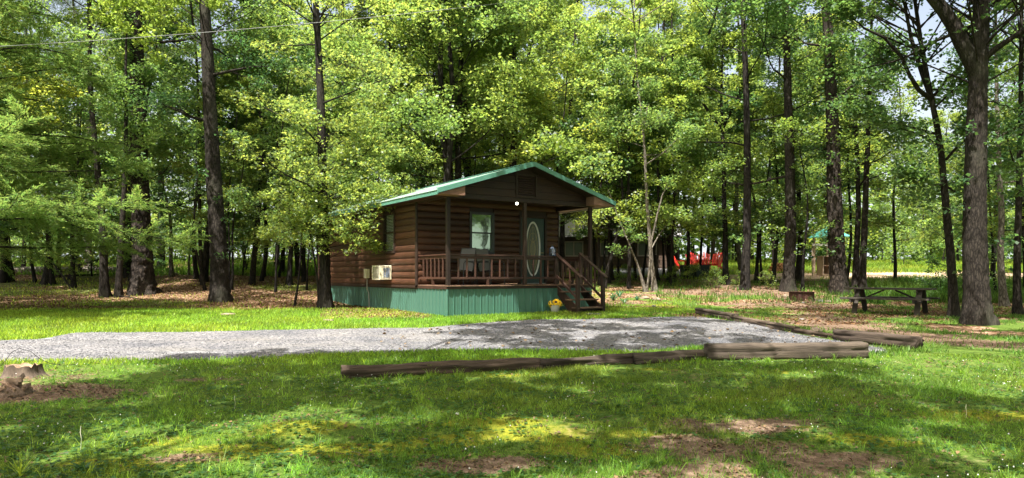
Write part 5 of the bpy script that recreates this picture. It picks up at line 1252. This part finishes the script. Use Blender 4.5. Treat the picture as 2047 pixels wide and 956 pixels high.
# ---------------------------------------------------------------- the rest of the woods
rf = random.Random(77)
CLEAR = [(1345, 1450, 24, 49), (1625, 1668, 25, 44), (1760, 1900, 28, 47), (1240, 1275, 41, 46)]
def free(x, y, dmin):
    if any(a < CX+F*x/y < b and c < y < d for a, b, c, d in CLEAR): return False
    if any((x-a)**2+(y-b)**2 < dmin*dmin for a, b in TREES): return False
    loc = Matrix.Rotation(-CA, 3, 'Z') @ (Vector((x, y, 0))-Vector((C0.x, C0.y, 0)))
    if -2.2 < loc.x < CW+1.5 and -3 < loc.y < CL+1.2: return False
    if bool(inpoly(np.array([x]), np.array([y]), ROAD)[0]) or bool(inpoly(np.array([x]), np.array([y]), PALE)[0]): return False
    return True
MARKS = [(-1e4, 0, "out past the left edge"), (0, 60, "near the left-edge trunks"), (60, 125, "behind the twin dark trunks"), (125, 190, "near the bright scaly trunk"), (190, 260, "left of the flared pine"), (260, 330, "behind the flared pine"), (330, 400, "right of the flared pine"),
 (400, 470, "behind the second thick trunk"), (470, 540, "behind the brown clearing"), (540, 600, "left of the cabin"), (600, 680, "at the cabin's back corner"), (680, 760, "above the cabin's side wall"), (760, 830, "above the roof's left eave"), (830, 900, "above the roof's left slope"), (900, 980, "behind the forked oak"),
 (980, 1050, "just left of the roof ridge"), (1050, 1120, "right behind the roof ridge"), (1120, 1190, "above the roof's right slope"), (1190, 1240, "just right of the porch"), (1240, 1290, "by the far cabin's window"), (1290, 1330, "behind the pale slender tree"), (1330, 1380, "around the crooked oak"), (1380, 1430, "above the red chairs"), (1430, 1480, "behind the forked tree"),
 (1480, 1530, "behind the two bending stems"), (1530, 1610, "behind the fire ring trunk"), (1610, 1700, "behind the broadest right trunk"), (1700, 1760, "behind the twin trunks"), (1760, 1830, "above the picnic table"), (1830, 1930, "behind the leaning tree"), (1930, 1990, "behind the great oak"), (1990, 2060, "by the right edge"), (2060, 1e4, "out past the right edge")]
KINDW = {'broad': 'tall leafy tree', 'under': 'short leafy tree', 'dark': 'dark-leaved tree', 'pole': 'slim sapling', 'shrub': 'low leafy sapling'}
def name_by_place(items, where):
    """items: (object, kind word, px, depth); a label of its own for each"""
    bins = {}
    for o, kw, px, y in items: bins.setdefault((kw, next(t for a, b, t in MARKS if a <= px < b)), []).append((y, px, o))
    for (kw, t), lst in bins.items():
        lst.sort(key=lambda q: q[0]); n_ = len(lst); od = {1: [""], 2: ["nearer ", "farther "], 3: ["nearest ", "middle ", "farthest "]}.get(n_, ["nearest "]+["%s " % w_ for w_ in ("second", "third", "fourth", "fifth", "sixth")[:n_-2]]+["farthest "])
        for w_, (_, _, o) in zip(od, lst): o["label"] = (w_+kw+" "+where+", "+t)
def fill(n, pxr, yr, kinds, dmin, name, labels, group, Hs=(.85, 1.2), dias=(None,), mats=(BARK_DARK,)):
    k = 0; tries = 0; got = []
    while k < n and tries < n*60:
        tries += 1; y = rf.uniform(*yr); x = (rf.uniform(*pxr)-CX)/F*y
        if not free(x, y, dmin): continue
        kd = kinds[k % len(kinds)]
        got.append((tree(name, labels, "tree", x, y, kd, rf.randrange(4), rf.choice(dias), round(rf.uniform(*Hs), 2), None, (rf.uniform(-.05, .05), rf.uniform(-.05, .05)), rf.choice(mats), group), KINDW[kd], CX+F*x/y, y)); k += 1
    if labels.startswith("@"): name_by_place(got, labels[1:])
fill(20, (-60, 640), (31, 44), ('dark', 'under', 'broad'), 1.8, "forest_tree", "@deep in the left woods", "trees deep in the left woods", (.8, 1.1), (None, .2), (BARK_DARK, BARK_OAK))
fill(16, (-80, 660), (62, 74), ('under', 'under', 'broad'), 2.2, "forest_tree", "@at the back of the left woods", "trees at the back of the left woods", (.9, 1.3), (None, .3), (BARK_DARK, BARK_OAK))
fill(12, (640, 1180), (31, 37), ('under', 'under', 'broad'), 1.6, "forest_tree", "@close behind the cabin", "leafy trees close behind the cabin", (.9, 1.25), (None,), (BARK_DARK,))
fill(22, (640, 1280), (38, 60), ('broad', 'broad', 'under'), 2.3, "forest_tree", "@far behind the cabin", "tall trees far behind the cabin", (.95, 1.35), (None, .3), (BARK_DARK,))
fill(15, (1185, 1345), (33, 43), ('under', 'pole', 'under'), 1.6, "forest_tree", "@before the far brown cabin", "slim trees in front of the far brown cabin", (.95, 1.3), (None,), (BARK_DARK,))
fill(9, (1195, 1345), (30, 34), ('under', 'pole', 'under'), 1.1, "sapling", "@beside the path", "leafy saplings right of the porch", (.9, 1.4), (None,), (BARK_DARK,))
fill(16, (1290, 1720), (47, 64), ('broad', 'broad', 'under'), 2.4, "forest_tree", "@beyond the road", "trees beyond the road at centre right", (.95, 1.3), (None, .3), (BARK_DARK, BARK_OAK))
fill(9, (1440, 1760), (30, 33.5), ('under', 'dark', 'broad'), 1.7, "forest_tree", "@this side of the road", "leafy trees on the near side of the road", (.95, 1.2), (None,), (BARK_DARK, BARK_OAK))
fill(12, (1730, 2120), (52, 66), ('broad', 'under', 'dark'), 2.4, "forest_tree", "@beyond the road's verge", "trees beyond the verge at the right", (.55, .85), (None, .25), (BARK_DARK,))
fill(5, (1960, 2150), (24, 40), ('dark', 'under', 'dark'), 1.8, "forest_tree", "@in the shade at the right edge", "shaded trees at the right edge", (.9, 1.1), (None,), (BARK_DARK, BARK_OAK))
fill(7, (-500, -120), (19, 45), ('broad', 'dark'), 2.5, "forest_tree", "tree standing in the woods left of the picture", "trees left of the picture", (.9, 1.1), (None,), (BARK_DARK,))
fill(7, (2170, 2600), (16, 45), ('broad', 'dark'), 2.5, "forest_tree", "tree standing in the woods right of the picture", "trees right of the picture", (.9, 1.1), (None,), (BARK_DARK,))
for k, (x, y) in enumerate(((-13, -9), (-7.5, -14), (-2, -11), (4, -15), (9, -10), (15, -13), (-18, -4), (19, -3), (-3, -20), (8, -22), (-12, -22), (19, 6), (23, 9.5), (27, 4), (22, 1), (31, 9), (26, 13), (35, 2))):
    tree("forest_tree", "tree standing in the woods behind the viewer", "tree", x, y, 'broad', k, None, 1.1, None, (0, 0), BARK_OAK, "trees behind the viewer")
fill(16, (-40, 640), (34, 50), ('shrub', 'pole', 'shrub'), 1.0, "sapling", "@in the left woods", "leafy saplings in the left woods", (1.2, 2.0), (None,), (BARK_DARK,))
fill(14, (1440, 2080), (44, 52), ('shrub', 'pole', 'shrub'), 1.0, "sapling", "@beyond the road", "leafy saplings beyond the road", (1.2, 1.9), (None,), (BARK_DARK,))
# bushes along the back edge of the clearing
k = 0
bl_l = []
while k < 84:
    px = rf.choice([rf.uniform(-20, 640)]*4+[rf.uniform(1190, 1420), rf.uniform(1440, 1750), rf.uniform(1760, 2100)]); y = rf.uniform(50, 60)
    x = (px-CX)/F*y
    if not free(x, y, 1.2) : k += 1; continue
    bl_l.append((tree("bush", "b", "bush", x, y, 'shrub', k, None, round(rf.uniform(1.5, 2.7), 2), None, (0, 0), BARK_DARK, "bushes at the back of the clearing", crown='foliage'), "bright bush", px, y)); k += 1
name_by_place(bl_l, "at the back")
for px, py, h, lb in ((1385, 571, .55, "low bush at the foot of the dark bins"), (1430, 575, .5, "low bush between the dark bins and the forked tree"), (1345, 571, .5, "low bush by the crooked oak's foot"),
                      (1250, 568, .5, "low bush right of the porch behind the strap leaves"), (1880, 590, .8, "leafy bush behind the right end of the picnic table"), (1960, 596, .9, "bright bush between the great oak and the pale wavy tree"),
                      (1535, 578, .45, "low bush left of the thick trunk by the fire ring"), (1480, 574, .4, "low bush in the weeds below the lit lawn")):
    b = GP(px, py); tree("bush", lb, "bush", b.x, b.y, 'shrub', int(px), None, h, None, (0, 0), BARK_DARK, crown='foliage')
# far woods: one mass of foliage closing the horizon
rw = np.random.RandomState(31); n = 90000
ang = rw.uniform(-.95, .95, n); dist = rw.uniform(68, 92, n); x = np.tan(ang)*70*(dist/75); y = dist
px = CX+F*x/y
top = np.interp(px, [0, 330, 420, 600, 1000, 1380, 1440, 1640, 1720, 1780, 1900, 2000], [30, 27, 21, 27, 29, 24, 20, 22, 16, 12, 12, 20])+5*(fbm(x, y*0, 6, 3, 41)-.5)*2
z = 2.5+(top-2.5)*rw.rand(n)**.9
cl = fbm(x+z*.7, z*1.3+y*.4, 3.2, 3, 44); k = cl > .40; C = np.stack([x, y, z], -1)[k]
V, Ff, t = leaves_np(C, .62, rw, up=.5, wid=.36, warm=.2)
tag(obj("far_woods", mesh_np("far_woods", V, Ff, LEAF_OAK, t)), "mass of sunlit foliage closing the view far behind the clearing", "woods", kind="stuff")

# overhead oaks: their trunks stand beside and behind the viewer, unseen; leaf clumps placed to throw the ground's shade
SH_A = [G(*p) for p in ((-150, 812), (60, 790), (170, 775), (330, 735), (350, 712), (520, 700), (720, 704), (800, 690), (1000, 694), (1200, 704), (1420, 712), (1700, 728), (1790, 770), (2200, 815), (2200, 953), (-150, 953))]
SH_C = [G(*p) for p in ((1045, 642), (1045, 618), (1130, 600), (1240, 588), (1250, 622))]
SH_B = [G(*p) for p in ((840, 655), (1080, 634), (1250, 612), (1420, 600), (1600, 610), (1900, 640), (2100, 660), (2100, 690), (1720, 705), (1400, 697), (1000, 692), (900, 676))]
LIT = [(300, 882, .7, .16), (400, 850, .5, .13), (560, 848, .6, .26), (645, 832, .4, .22), (520, 928, .45, .2), (610, 885, .4, .12), (225, 908, .5, .13), (1040, 752, .45, .3), (1180, 738, .5, .2), (1130, 868, .7, .16), (1400, 882, .45, .12), (1600, 895, .4, .10), (1590, 752, .7, .25), (1930, 765, 1.1, .5),
       (1800, 850, .7, .22), (1560, 852, .5, .2), (1950, 895, .5, .25), (1380, 832, .5, .15), (800, 720, .5, .2), (1020, 712, .8, .15), (900, 835, .3, .15), (1500, 722, .3, .3), (1330, 612, 1.5, .8), (1480, 650, 1.4, .35)]
SH_D = [G(*p) for p in ((-140, 608), (120, 612), (330, 622), (480, 616), (640, 620), (640, 604), (560, 592), (520, 578), (420, 570), (250, 572), (60, 562), (-140, 562))]
ro = np.random.RandomState(5); oh_cl = []
for X0, X1, Y0, Y1, stp, poly, pr, per_ in ((-8.5, 9, 4.3, 12, .40, SH_A, .92, 1.), (-3, 14, 12, 24, .5, SH_B, .85, .8), (-1, 5, 16, 24, .42, SH_C, .97, 1.), (-11.5, -4, 20, 34, .5, SH_D, .86, .8)):
    for gx_ in np.arange(X0, X1, stp):
        for gy_ in np.arange(Y0, Y1, stp):
            x, y = gx_+ro.uniform(-.2, .2), gy_+ro.uniform(-.2, .2)
            if not inpoly(np.array([x]), np.array([y]), poly)[0]: continue
            if max(float(blob(x, y, b[0], b[1], b[2]*(1.6 if b[0] < 800 else 1.2), b[3]*(1.9 if b[0] < 800 else 1.25))) for b in LIT) > .36: continue
            if ro.rand() > pr: continue
            if poly is SH_B and vnoise(np.array([x*.55]), np.array([y*1.6]), 1.0, 7)[0] < .36: continue
            h = ro.uniform(9.5, 12.5); t_ = (h-float(gz0(x, y)))/SUN.z
            oh_cl.append(((x+SUN.x*t_, y+SUN.y*t_, h), ro.uniform(.30, .46)))
OT = [(-6.5, -3.0), (.8, -4.5), (7.5, -2.2), (13.5, 4.5), (-20.0, 12.5)]
groups = [[] for _ in OT]
for c, r in oh_cl: groups[int(np.argmin([(c[0]-a)**2+(c[1]-b)**2 for a, b in OT]))].append((np.array(c), r))
for gi, (cls, (tx, ty)) in enumerate(zip(groups, OT)):
    s = Skel(); b = np.array([tx, ty, float(gz(tx, ty))]); s.trunk = (np.array([(0, 0, 0), (.1, .1, 4), (0, .2, 8), (.1, .1, 13), (0, 0, 16)], float), np.array([.32, .27, .22, .15, .04]))
    cells = {}
    for c, r in cls: cells.setdefault((int(c[0]//2), int(c[1]//2)), []).append((c-b, r))
    for key, lst in cells.items():
        cen = np.mean([c for c, _ in lst], 0)-np.array([0, 0, .3]); h0_ = 12.4 if gi == 4 else max(4.5, min(12, cen[2]-.35*np.hypot(cen[0], cen[1]))); st_ = np.array([.05, .1, h0_])
        mid = (st_+cen)/2+np.array([ro.uniform(-.3, .3), ro.uniform(-.3, .3), -.3 if gi < 4 else .3]); s.paths.append((np.array([st_, (st_+mid)/2+ro.normal(size=3)*.1, mid, (mid+cen)/2+ro.normal(size=3)*.1, cen]), np.array([.045, .038, .03, .02, .012])))
        for c, r in lst: s.paths.append((np.array([cen, (cen+c)/2+ro.normal(size=3)*.08, c]), np.array([.015, .010, .005]))); s.clumps.append((c, r))
    for k in range(16):
        a = ro.rand()*6.28; c = np.array([math.cos(a)*ro.uniform(.5, 2.8)-(2 if gi == 4 else 0), math.sin(a)*ro.uniform(.5, 2.8)-1, ro.uniform(11, 16)]); s.clumps.append((c, .6)); s.paths.append((np.array([(0, 0, 10.), c*.6+np.array([0, 0, 3.4]), c]), np.array([.06, .03, .01])))
    o = thing("unseen_shade_oak", ["oak behind the viewer on the left", "oak behind the viewer", "oak beside the viewer on the right", "oak at the right edge of the lawn", "oak just out of view left of the drive"][gi]+", unseen, its crown shaped to cast shade", "tree", tuple(b))
    obj("trunk", trunk_mesh("trunk", s, BARK_OAK, 1., 14), o); obj("crown", crown_mesh("crown", s, LEAF_OAK, 230 if gi < 3 else 150, .12, 700+gi, flat=.7), o)

# ---------------------------------------------------------------- ground cover
rg = np.random.RandomState(9)
def surf(x, y):
    z = gz(x, y)+sstep(3, 5, y)*(1-sstep(10, 13, y))*.035*(fbm(x, y, .5, 3, 21)-.5)
    for (px, py, rx, ry, h_) in ((600, 862, .5, .33, .07), (1030, 850, .8, .3, .04), (55, 775, .9, .6, .06)): z = z+h_*blob(x, y, px, py, rx, ry)
    return z
def wedge(n, y0, y1, pw=1., px0=-60, px1=2110):
    y = y0+(y1-y0)*rg.rand(n)**pw; px = px0+(px1-px0)*rg.rand(n); return (px-CX)/F*y, y
def cabin_free(x, y):
    c, s = math.cos(-CA), math.sin(-CA); dx, dy = x-C0.x, y-C0.y; lx = dx*c-dy*s; ly = dx*s+dy*c
    return ~((lx > -.02) & (lx < CW+.02) & (ly > -.02) & (ly < CL))
def blades(name, label, x, y, h, w_, mat, tintf=None, seg=1, lean=.5, cat="grass"):
    n = len(x); z = surf(x, y)-.008; a = rg.rand(n)*6.283; ln_ = lean*(.3+rg.rand(n)); dxl = np.cos(a)*ln_*h; dyl = np.sin(a)*ln_*h
    b = rg.rand(n)*6.283; wx = np.cos(b)*w_/2; wy = np.sin(b)*w_/2; g = .45+1.1*rg.rand(n)**1.3; yw = rg.rand(n)
    t = np.stack([g*(1+.35*(yw-.6)), g*(1+.1*(yw-.5)), g*.95], -1)
    t = t*(.62+.76*fbm(x, y, .9, 3, 51))[:, None]*np.stack([.8+.4*vnoise(x, y, 1.7, 52), np.ones(n), np.ones(n)], -1)
    if tintf is not None: t = t*tintf
    o_ = np.zeros(n)
    if seg == 1:
        V = np.stack([np.stack([x-wx, y-wy, z], -1), np.stack([x+wx, y+wy, z], -1), np.stack([x+dxl, y+dyl, z+h], -1)], 1); Ff = (np.arange(n)*3)[:, None]+np.arange(3)[None]; k = 3
    else:
        V = np.stack([np.stack([x-wx, y-wy, z], -1), np.stack([x+wx, y+wy, z], -1), np.stack([x+wx*.8+dxl*.3, y+wy*.8+dyl*.3, z+h*.6], -1), np.stack([x+dxl, y+dyl, z+h*(1-.25*ln_)], -1), np.stack([x-wx*.8+dxl*.3, y-wy*.8+dyl*.3, z+h*.6], -1)], 1); k0 = (np.arange(n)*5)[:, None]; Ff = [k0+np.array([[0, 1, 2, 4]]), k0+np.array([[4, 2, 3]])]; k = 5
    me = mesh_np(name, V.reshape(-1, 3), Ff, mat, np.repeat(t, k, 0)); return tag(obj(name, me), label, cat, kind="stuff")
def cover(n, y0, y1, pw=1., px0=-60, px1=2110, soilk=.95, littk=.85, mossk=.5, patch=None, base=0.):
    x, y = wedge(n, y0, y1, pw, px0, px1); so_, li, mo, gr, tn = zones(x, y)
    p = (1-soilk*so_)*(1-littk*li)*(1-mossk*mo)*(1-1.0*np.clip(gr*1.4-.1, 0, 1))*(1-tn)
    if patch: q = fbm(x, y, patch, 4, 61); p = p*np.clip((q-.36)/.2+base, 0, 1)
    k = (rg.rand(n) < p) & cabin_free(x, y); return x[k], y[k]
x, y = cover(270000, 4.4, 11.6, 1.0, soilk=.85, patch=.55, base=.15); q = fbm(x, y, .9, 3, 71); h = (.018+.045*sstep(.35, .7, q))*(.6+.8*rg.rand(len(x)))
blades("lawn_grass", "short uneven grass of the shaded front lawn", x, y, h, .005+.0007*y, GRASS, lean=.8)
x0_, y0_ = cover(2600, 4.6, 11.4, 1.0, patch=.8, base=.3); nb_ = rg.randint(7, 18, len(x0_)); ix = np.repeat(np.arange(len(x0_)), nb_); sz = (.45+.75*rg.rand(len(x0_))**2)[ix]
x = x0_[ix]+rg.normal(size=len(ix))*.018; y = y0_[ix]+rg.normal(size=len(ix))*.018
blades("grass_tufts", "taller tufts of grass standing in the front lawn", x, y, (.07+.10*rg.rand(len(x)))*sz, .0025+.0004*y, GRASS, (1.45, 1.4, 1.1), 2, 1.1)
x, y = cover(150000, 10.4, 21.5, 1., -80, 1420, soilk=.9, littk=.9); k = ~((y > 10.4) & (y < 11.2) & (rg.rand(len(x)) < .3)); x, y = x[k], y[k]
blades("verge_grass", "bright sunlit grass along the gravel drive", x, y, (.035+.05*rg.rand(len(x))), .012+.0006*y, GRASS, (1.3, 1.35, 1.1), lean=.6)
x, y = cover(60000, 11, 26, 1., 1300, 2110, soilk=.97, littk=.85, patch=1.2, base=.05)
blades("right_grass", "patchy grass round the picnic table", x, y, (.04+.07*rg.rand(len(x))), .014+.0005*y, GRASS, (1., 1.05, 1.), lean=.7)
x, y = cover(34000, 20, 36, 1., -60, 1420, soilk=.9, littk=.78, patch=2.5, base=-.2)
blades("clearing_grass", "thin grass patches in the woods clearing", x, y, (.06+.08*rg.rand(len(x))), .03, GRASS, (1.2, 1.1, 1.), lean=.6)
x, y = wedge(34000, 25.5, 34, 1., 1310, 2110); so_, li, mo, gr, tn = zones(x, y); px = CX+F*x/y; k = (rg.rand(len(x)) < (1-so_)*(1-tn)*(.25+.75*sstep(1650, 1800, px))) & (fbm(x, y, 1.2, 2, 5) > .34); x, y = x[k], y[k]
blades("tall_weeds", "tall green weeds and grass between the picnic table and the road", x, y, (.16+.38*rg.rand(len(x))*(.4+.6*sstep(1650, 1800, CX+F*x/y))), .022, WEED, (1.05, 1.05, 1.), 2, .5, "weeds")
x, y = cover(40000, 36, 56, 1., 1180, 2110, soilk=.9, littk=.6)
blades("far_lawn_grass", "sunlit grass beyond the road", x, y, .10+.16*rg.rand(len(x)), .05, GRASS, (1.45, 1.25, 1.), lean=.5)
x, y = cover(30000, 38, 62, 1., -60, 700, soilk=.9, littk=.55)
blades("far_undergrowth", "low green undergrowth at the back of the left woods", x, y, .10+.35*rg.rand(len(x))**2, .07, WEED, (1.1, 1.1, 1.), 1, .6, "undergrowth")
# clover
x, y = cover(20000, 4.4, 11.3, 1.1, patch=.5, base=.1, mossk=.3); n = len(x); z = surf(x, y)+.012+.02*rg.rand(n)
C = np.stack([np.repeat(x, 3)+.010*np.tile(np.cos([0, 2.09, 4.19]), n), np.repeat(y, 3)+.010*np.tile(np.sin([0, 2.09, 4.19]), n), np.repeat(z, 3)], -1)
V, Ff, t = leaves_np(C, .026, rg, up=1.6, wid=.5, warm=.1); tag(obj("clover", mesh_np("clover", V, Ff, CLOVER, t)), "low clover spread through the front lawn", "clover", kind="stuff")
# clover flowers
x, y = cover(1500, 4.6, 11., 1., patch=1.2, base=.1); k = (fbm(x, y, 1.6, 2, 91) > .45); x, y = x[k][:360], y[k][:360]
V, Ff = rock_np(np.stack([x, y, surf(x, y)+.05+.03*rg.rand(len(x))], -1), .005+.003*rg.rand(len(x)), rg, 1.)
tag(obj("clover_flowers", mesh_np("clover_flowers", V, Ff, M_WHITE)), "small white clover flowers dotting the front lawn", "flowers", kind="stuff")
# moss fuzz
x, y = wedge(110000, 4.5, 11.3); so_, li, mo, gr, tn = zones(x, y); k = (rg.rand(len(x)) < mo*.9) & (gr < .3); x, y = x[k], y[k]
blades("moss", "yellow green moss cushions in the front lawn", x, y, .006+.012*rg.rand(len(x)), .007, GRASS, (2.0, 1.35, .55), lean=.9, cat="moss")
# dry leaves
def litter(name, label, x, y, size, tf=(1, 1, 1)):
    C = np.stack([x, y, surf(x, y)+.008+.012*rg.rand(len(x))], -1); V, Ff, t = leaves_np(C, size, rg, up=1.5, wid=.38, tintv=.5, fold=.18); tag(obj(name, mesh_np(name, V, Ff, DRY, t*np.array(tf))), label, "dry leaves", kind="stuff")
x, y = wedge(42000, 4.4, 11.4); so_, li, mo, gr, tn = zones(x, y); k = (rg.rand(len(x)) < .09+.85*np.maximum(so_*sstep(.42, .6, fbm(x, y, .5, 3, 7)), 0)) & (gr < .3); litter("leaf_scatter", "dry fallen leaves and bark bits on the bare patches of the lawn", x[k], y[k], .035)
x, y = wedge(80000, 17, 42); so_, li, mo, gr, tn = zones(x, y); k = (rg.rand(len(x)) < np.clip(li+.35*so_, 0, 1)*.85) & (gr < .3) & (tn < .3) & cabin_free(x, y); litter("leaf_litter", "brown leaf litter covering the floor of the woods", x[k], y[k], .07, (.72, .66, .62))
x, y = wedge(700, 11.2, 18.6, 1., 750, 1700); k = inpoly(x, y, DRIVE); x, y = x[k][:170], y[k][:170]; C = np.stack([x, y, drive_z(x, y)+.02], -1); V, Ff, t = leaves_np(C, .075, rg, up=1.5, tintv=.4); tag(obj("drive_leaves", mesh_np("drive_leaves", V, Ff, DRY, t*1.3)), "few brown leaves fallen on the gravel bay", "dry leaves", kind="stuff")
# twigs
m = MB()
for k in range(150):
    xx, yy = wedge(1, 4.6, 10.8); a = rg.rand()*6.28; L = .05+.12*rg.rand(); zz_ = float(surf(xx, yy)[0])+.01
    m.bar((xx[0], yy[0], zz_), (xx[0]+L*math.cos(a), yy[0]+L*math.sin(a), zz_+.012), .005, .005, bev=0)
tag(m.build("twigs", BARK_PALE), "small bare twigs scattered on the front lawn", "twigs", kind="stuff")

# broad-leaved weeds and strap-leaved plants one by one
def rosette(name, label, cat, px, py, nb, L, w_, mat, up=1., group=None):
    rr = np.random.RandomState(int(px*3+py)); V = []; Fs = []
    for k in range(nb):
        a = rr.rand()*6.283; l_ = L*(.6+.5*rr.rand()); th = up*(.5+.6*rr.rand()); d = np.array([math.cos(a), math.sin(a)]); s_ = np.array([-d[1], d[0]])
        for (q, ww) in ((0, .5), (.35, 1.), (.7, .8), (1., .05)):
            r_ = l_*(q*math.cos(th)+.12*q*q); z_ = l_*(q*math.sin(th)-.38*q**3*math.sin(th))
            for sg in (-1, 1): V.append((d[0]*r_+s_[0]*sg*w_*ww/2, d[1]*r_+s_[1]*sg*w_*ww/2, z_))
        o_ = k*8; Fs += [(o_+i*2, o_+i*2+1, o_+i*2+3, o_+i*2+2) for i in range(3)]
    t = np.repeat(.8+.4*rr.rand(nb), 8)[:, None]*np.ones(3)
    g_ = GP(px, py); g_.z = float(surf(np.array([g_.x]), np.array([g_.y]))[0])-.005; o = obj(name, mesh_np(name, V, np.array(Fs), mat, t), None, g_); return tag(o, label, cat, group)
for px, py, n_, L, lb in ((1226, 601, 26, .55, "clump of long green strap leaves right against the steps"), (1248, 607, 22, .42, "low spreading clump of strap leaves in front of the border"), (1273, 600, 18, .45, "clump of strap leaves farthest from the steps, beside the crooked sapling"), (1238, 594, 22, .55, "upright clump of strap leaves at the back of the border")):
    rosette("strap_leaf_plant", lb, "plant", px, py, n_, L, .035, IRIS, 1.15)
rosette("weed_plant", "broad-leaved weed with a rosette near the bottom left corner", "weed", 165, 940, 9, .17, .022, IRIS, .9)
rosette("weed_plant", "long-bladed weed clump left of the moss cushion", "weed", 130, 782, 12, .20, .014, WEED, 1.)
rosette("weed_plant", "tall grass clump at the bottom left edge", "weed", 40, 950, 22, .26, .008, GRASS, 1.2)
rosette("weed_plant", "tall thin grass clump in front of the yellow moss", "weed", 440, 950, 12, .34, .006, GRASS, 1.4)
rosette("weed_plant", "pale leafy weed in the middle of the right lawn", "weed", 1222, 818, 14, .15, .014, WEED, .9)
rosette("weed_plant", "bright grass clump right of the white leaf in the right lawn", "weed", 1772, 836, 26, .16, .006, GRASS, 1.3)
rosette("weed_plant", "weed sprouting at the edge of the bare soil, bottom right", "weed", 1578, 880, 10, .12, .014, WEED, 1.)
rosette("weed_plant", "second weed at the edge of the bare soil, right of the first", "weed", 1640, 886, 10, .13, .014, WEED, 1.)
rosette("weed_plant", "grass clump in the shade left of the moss cushion's lower edge", "weed", 395, 842, 26, .17, .006, GRASS, 1.2)
rosette("weed_plant", "spreading weed just below the moss at bottom centre", "weed", 1003, 896, 12, .14, .014, WEED, .8)
rosette("weed_plant", "broad weed in the bare bottom right soil", "weed", 1900, 925, 10, .12, .016, WEED, .8)
rosette("weed_plant", "leafy clump by the left foot of the thick squared tie", "weed", 1540, 712, 12, .13, .014, WEED, 1.)
wlf = rosette("white_leaf", "single white dry leaf lying in the grass right of centre", "leaf", 1479, 822, 2, .09, .05, M_WHITE, .25)
# flower spikes of plantain
for px, py, h, lb in ((1930, 838, .16, "thin pale seed spike standing up at the right of the lawn"), (160, 905, .22, "thin bent seed stalk at the lower left"), (468, 820, .17, "thin pale stalk left of the moss cushion")):
    b = GP(px, py); m = MB(); m.tube([(0, 0, 0), (.01, 0, h*.5), (.0, 0, h*.75), (.005, 0, h)], [.0018, .0016, .004, .002], 5); tag(m.build("seed_stalk", M_CREAM, None, False, b), lb, "weed")
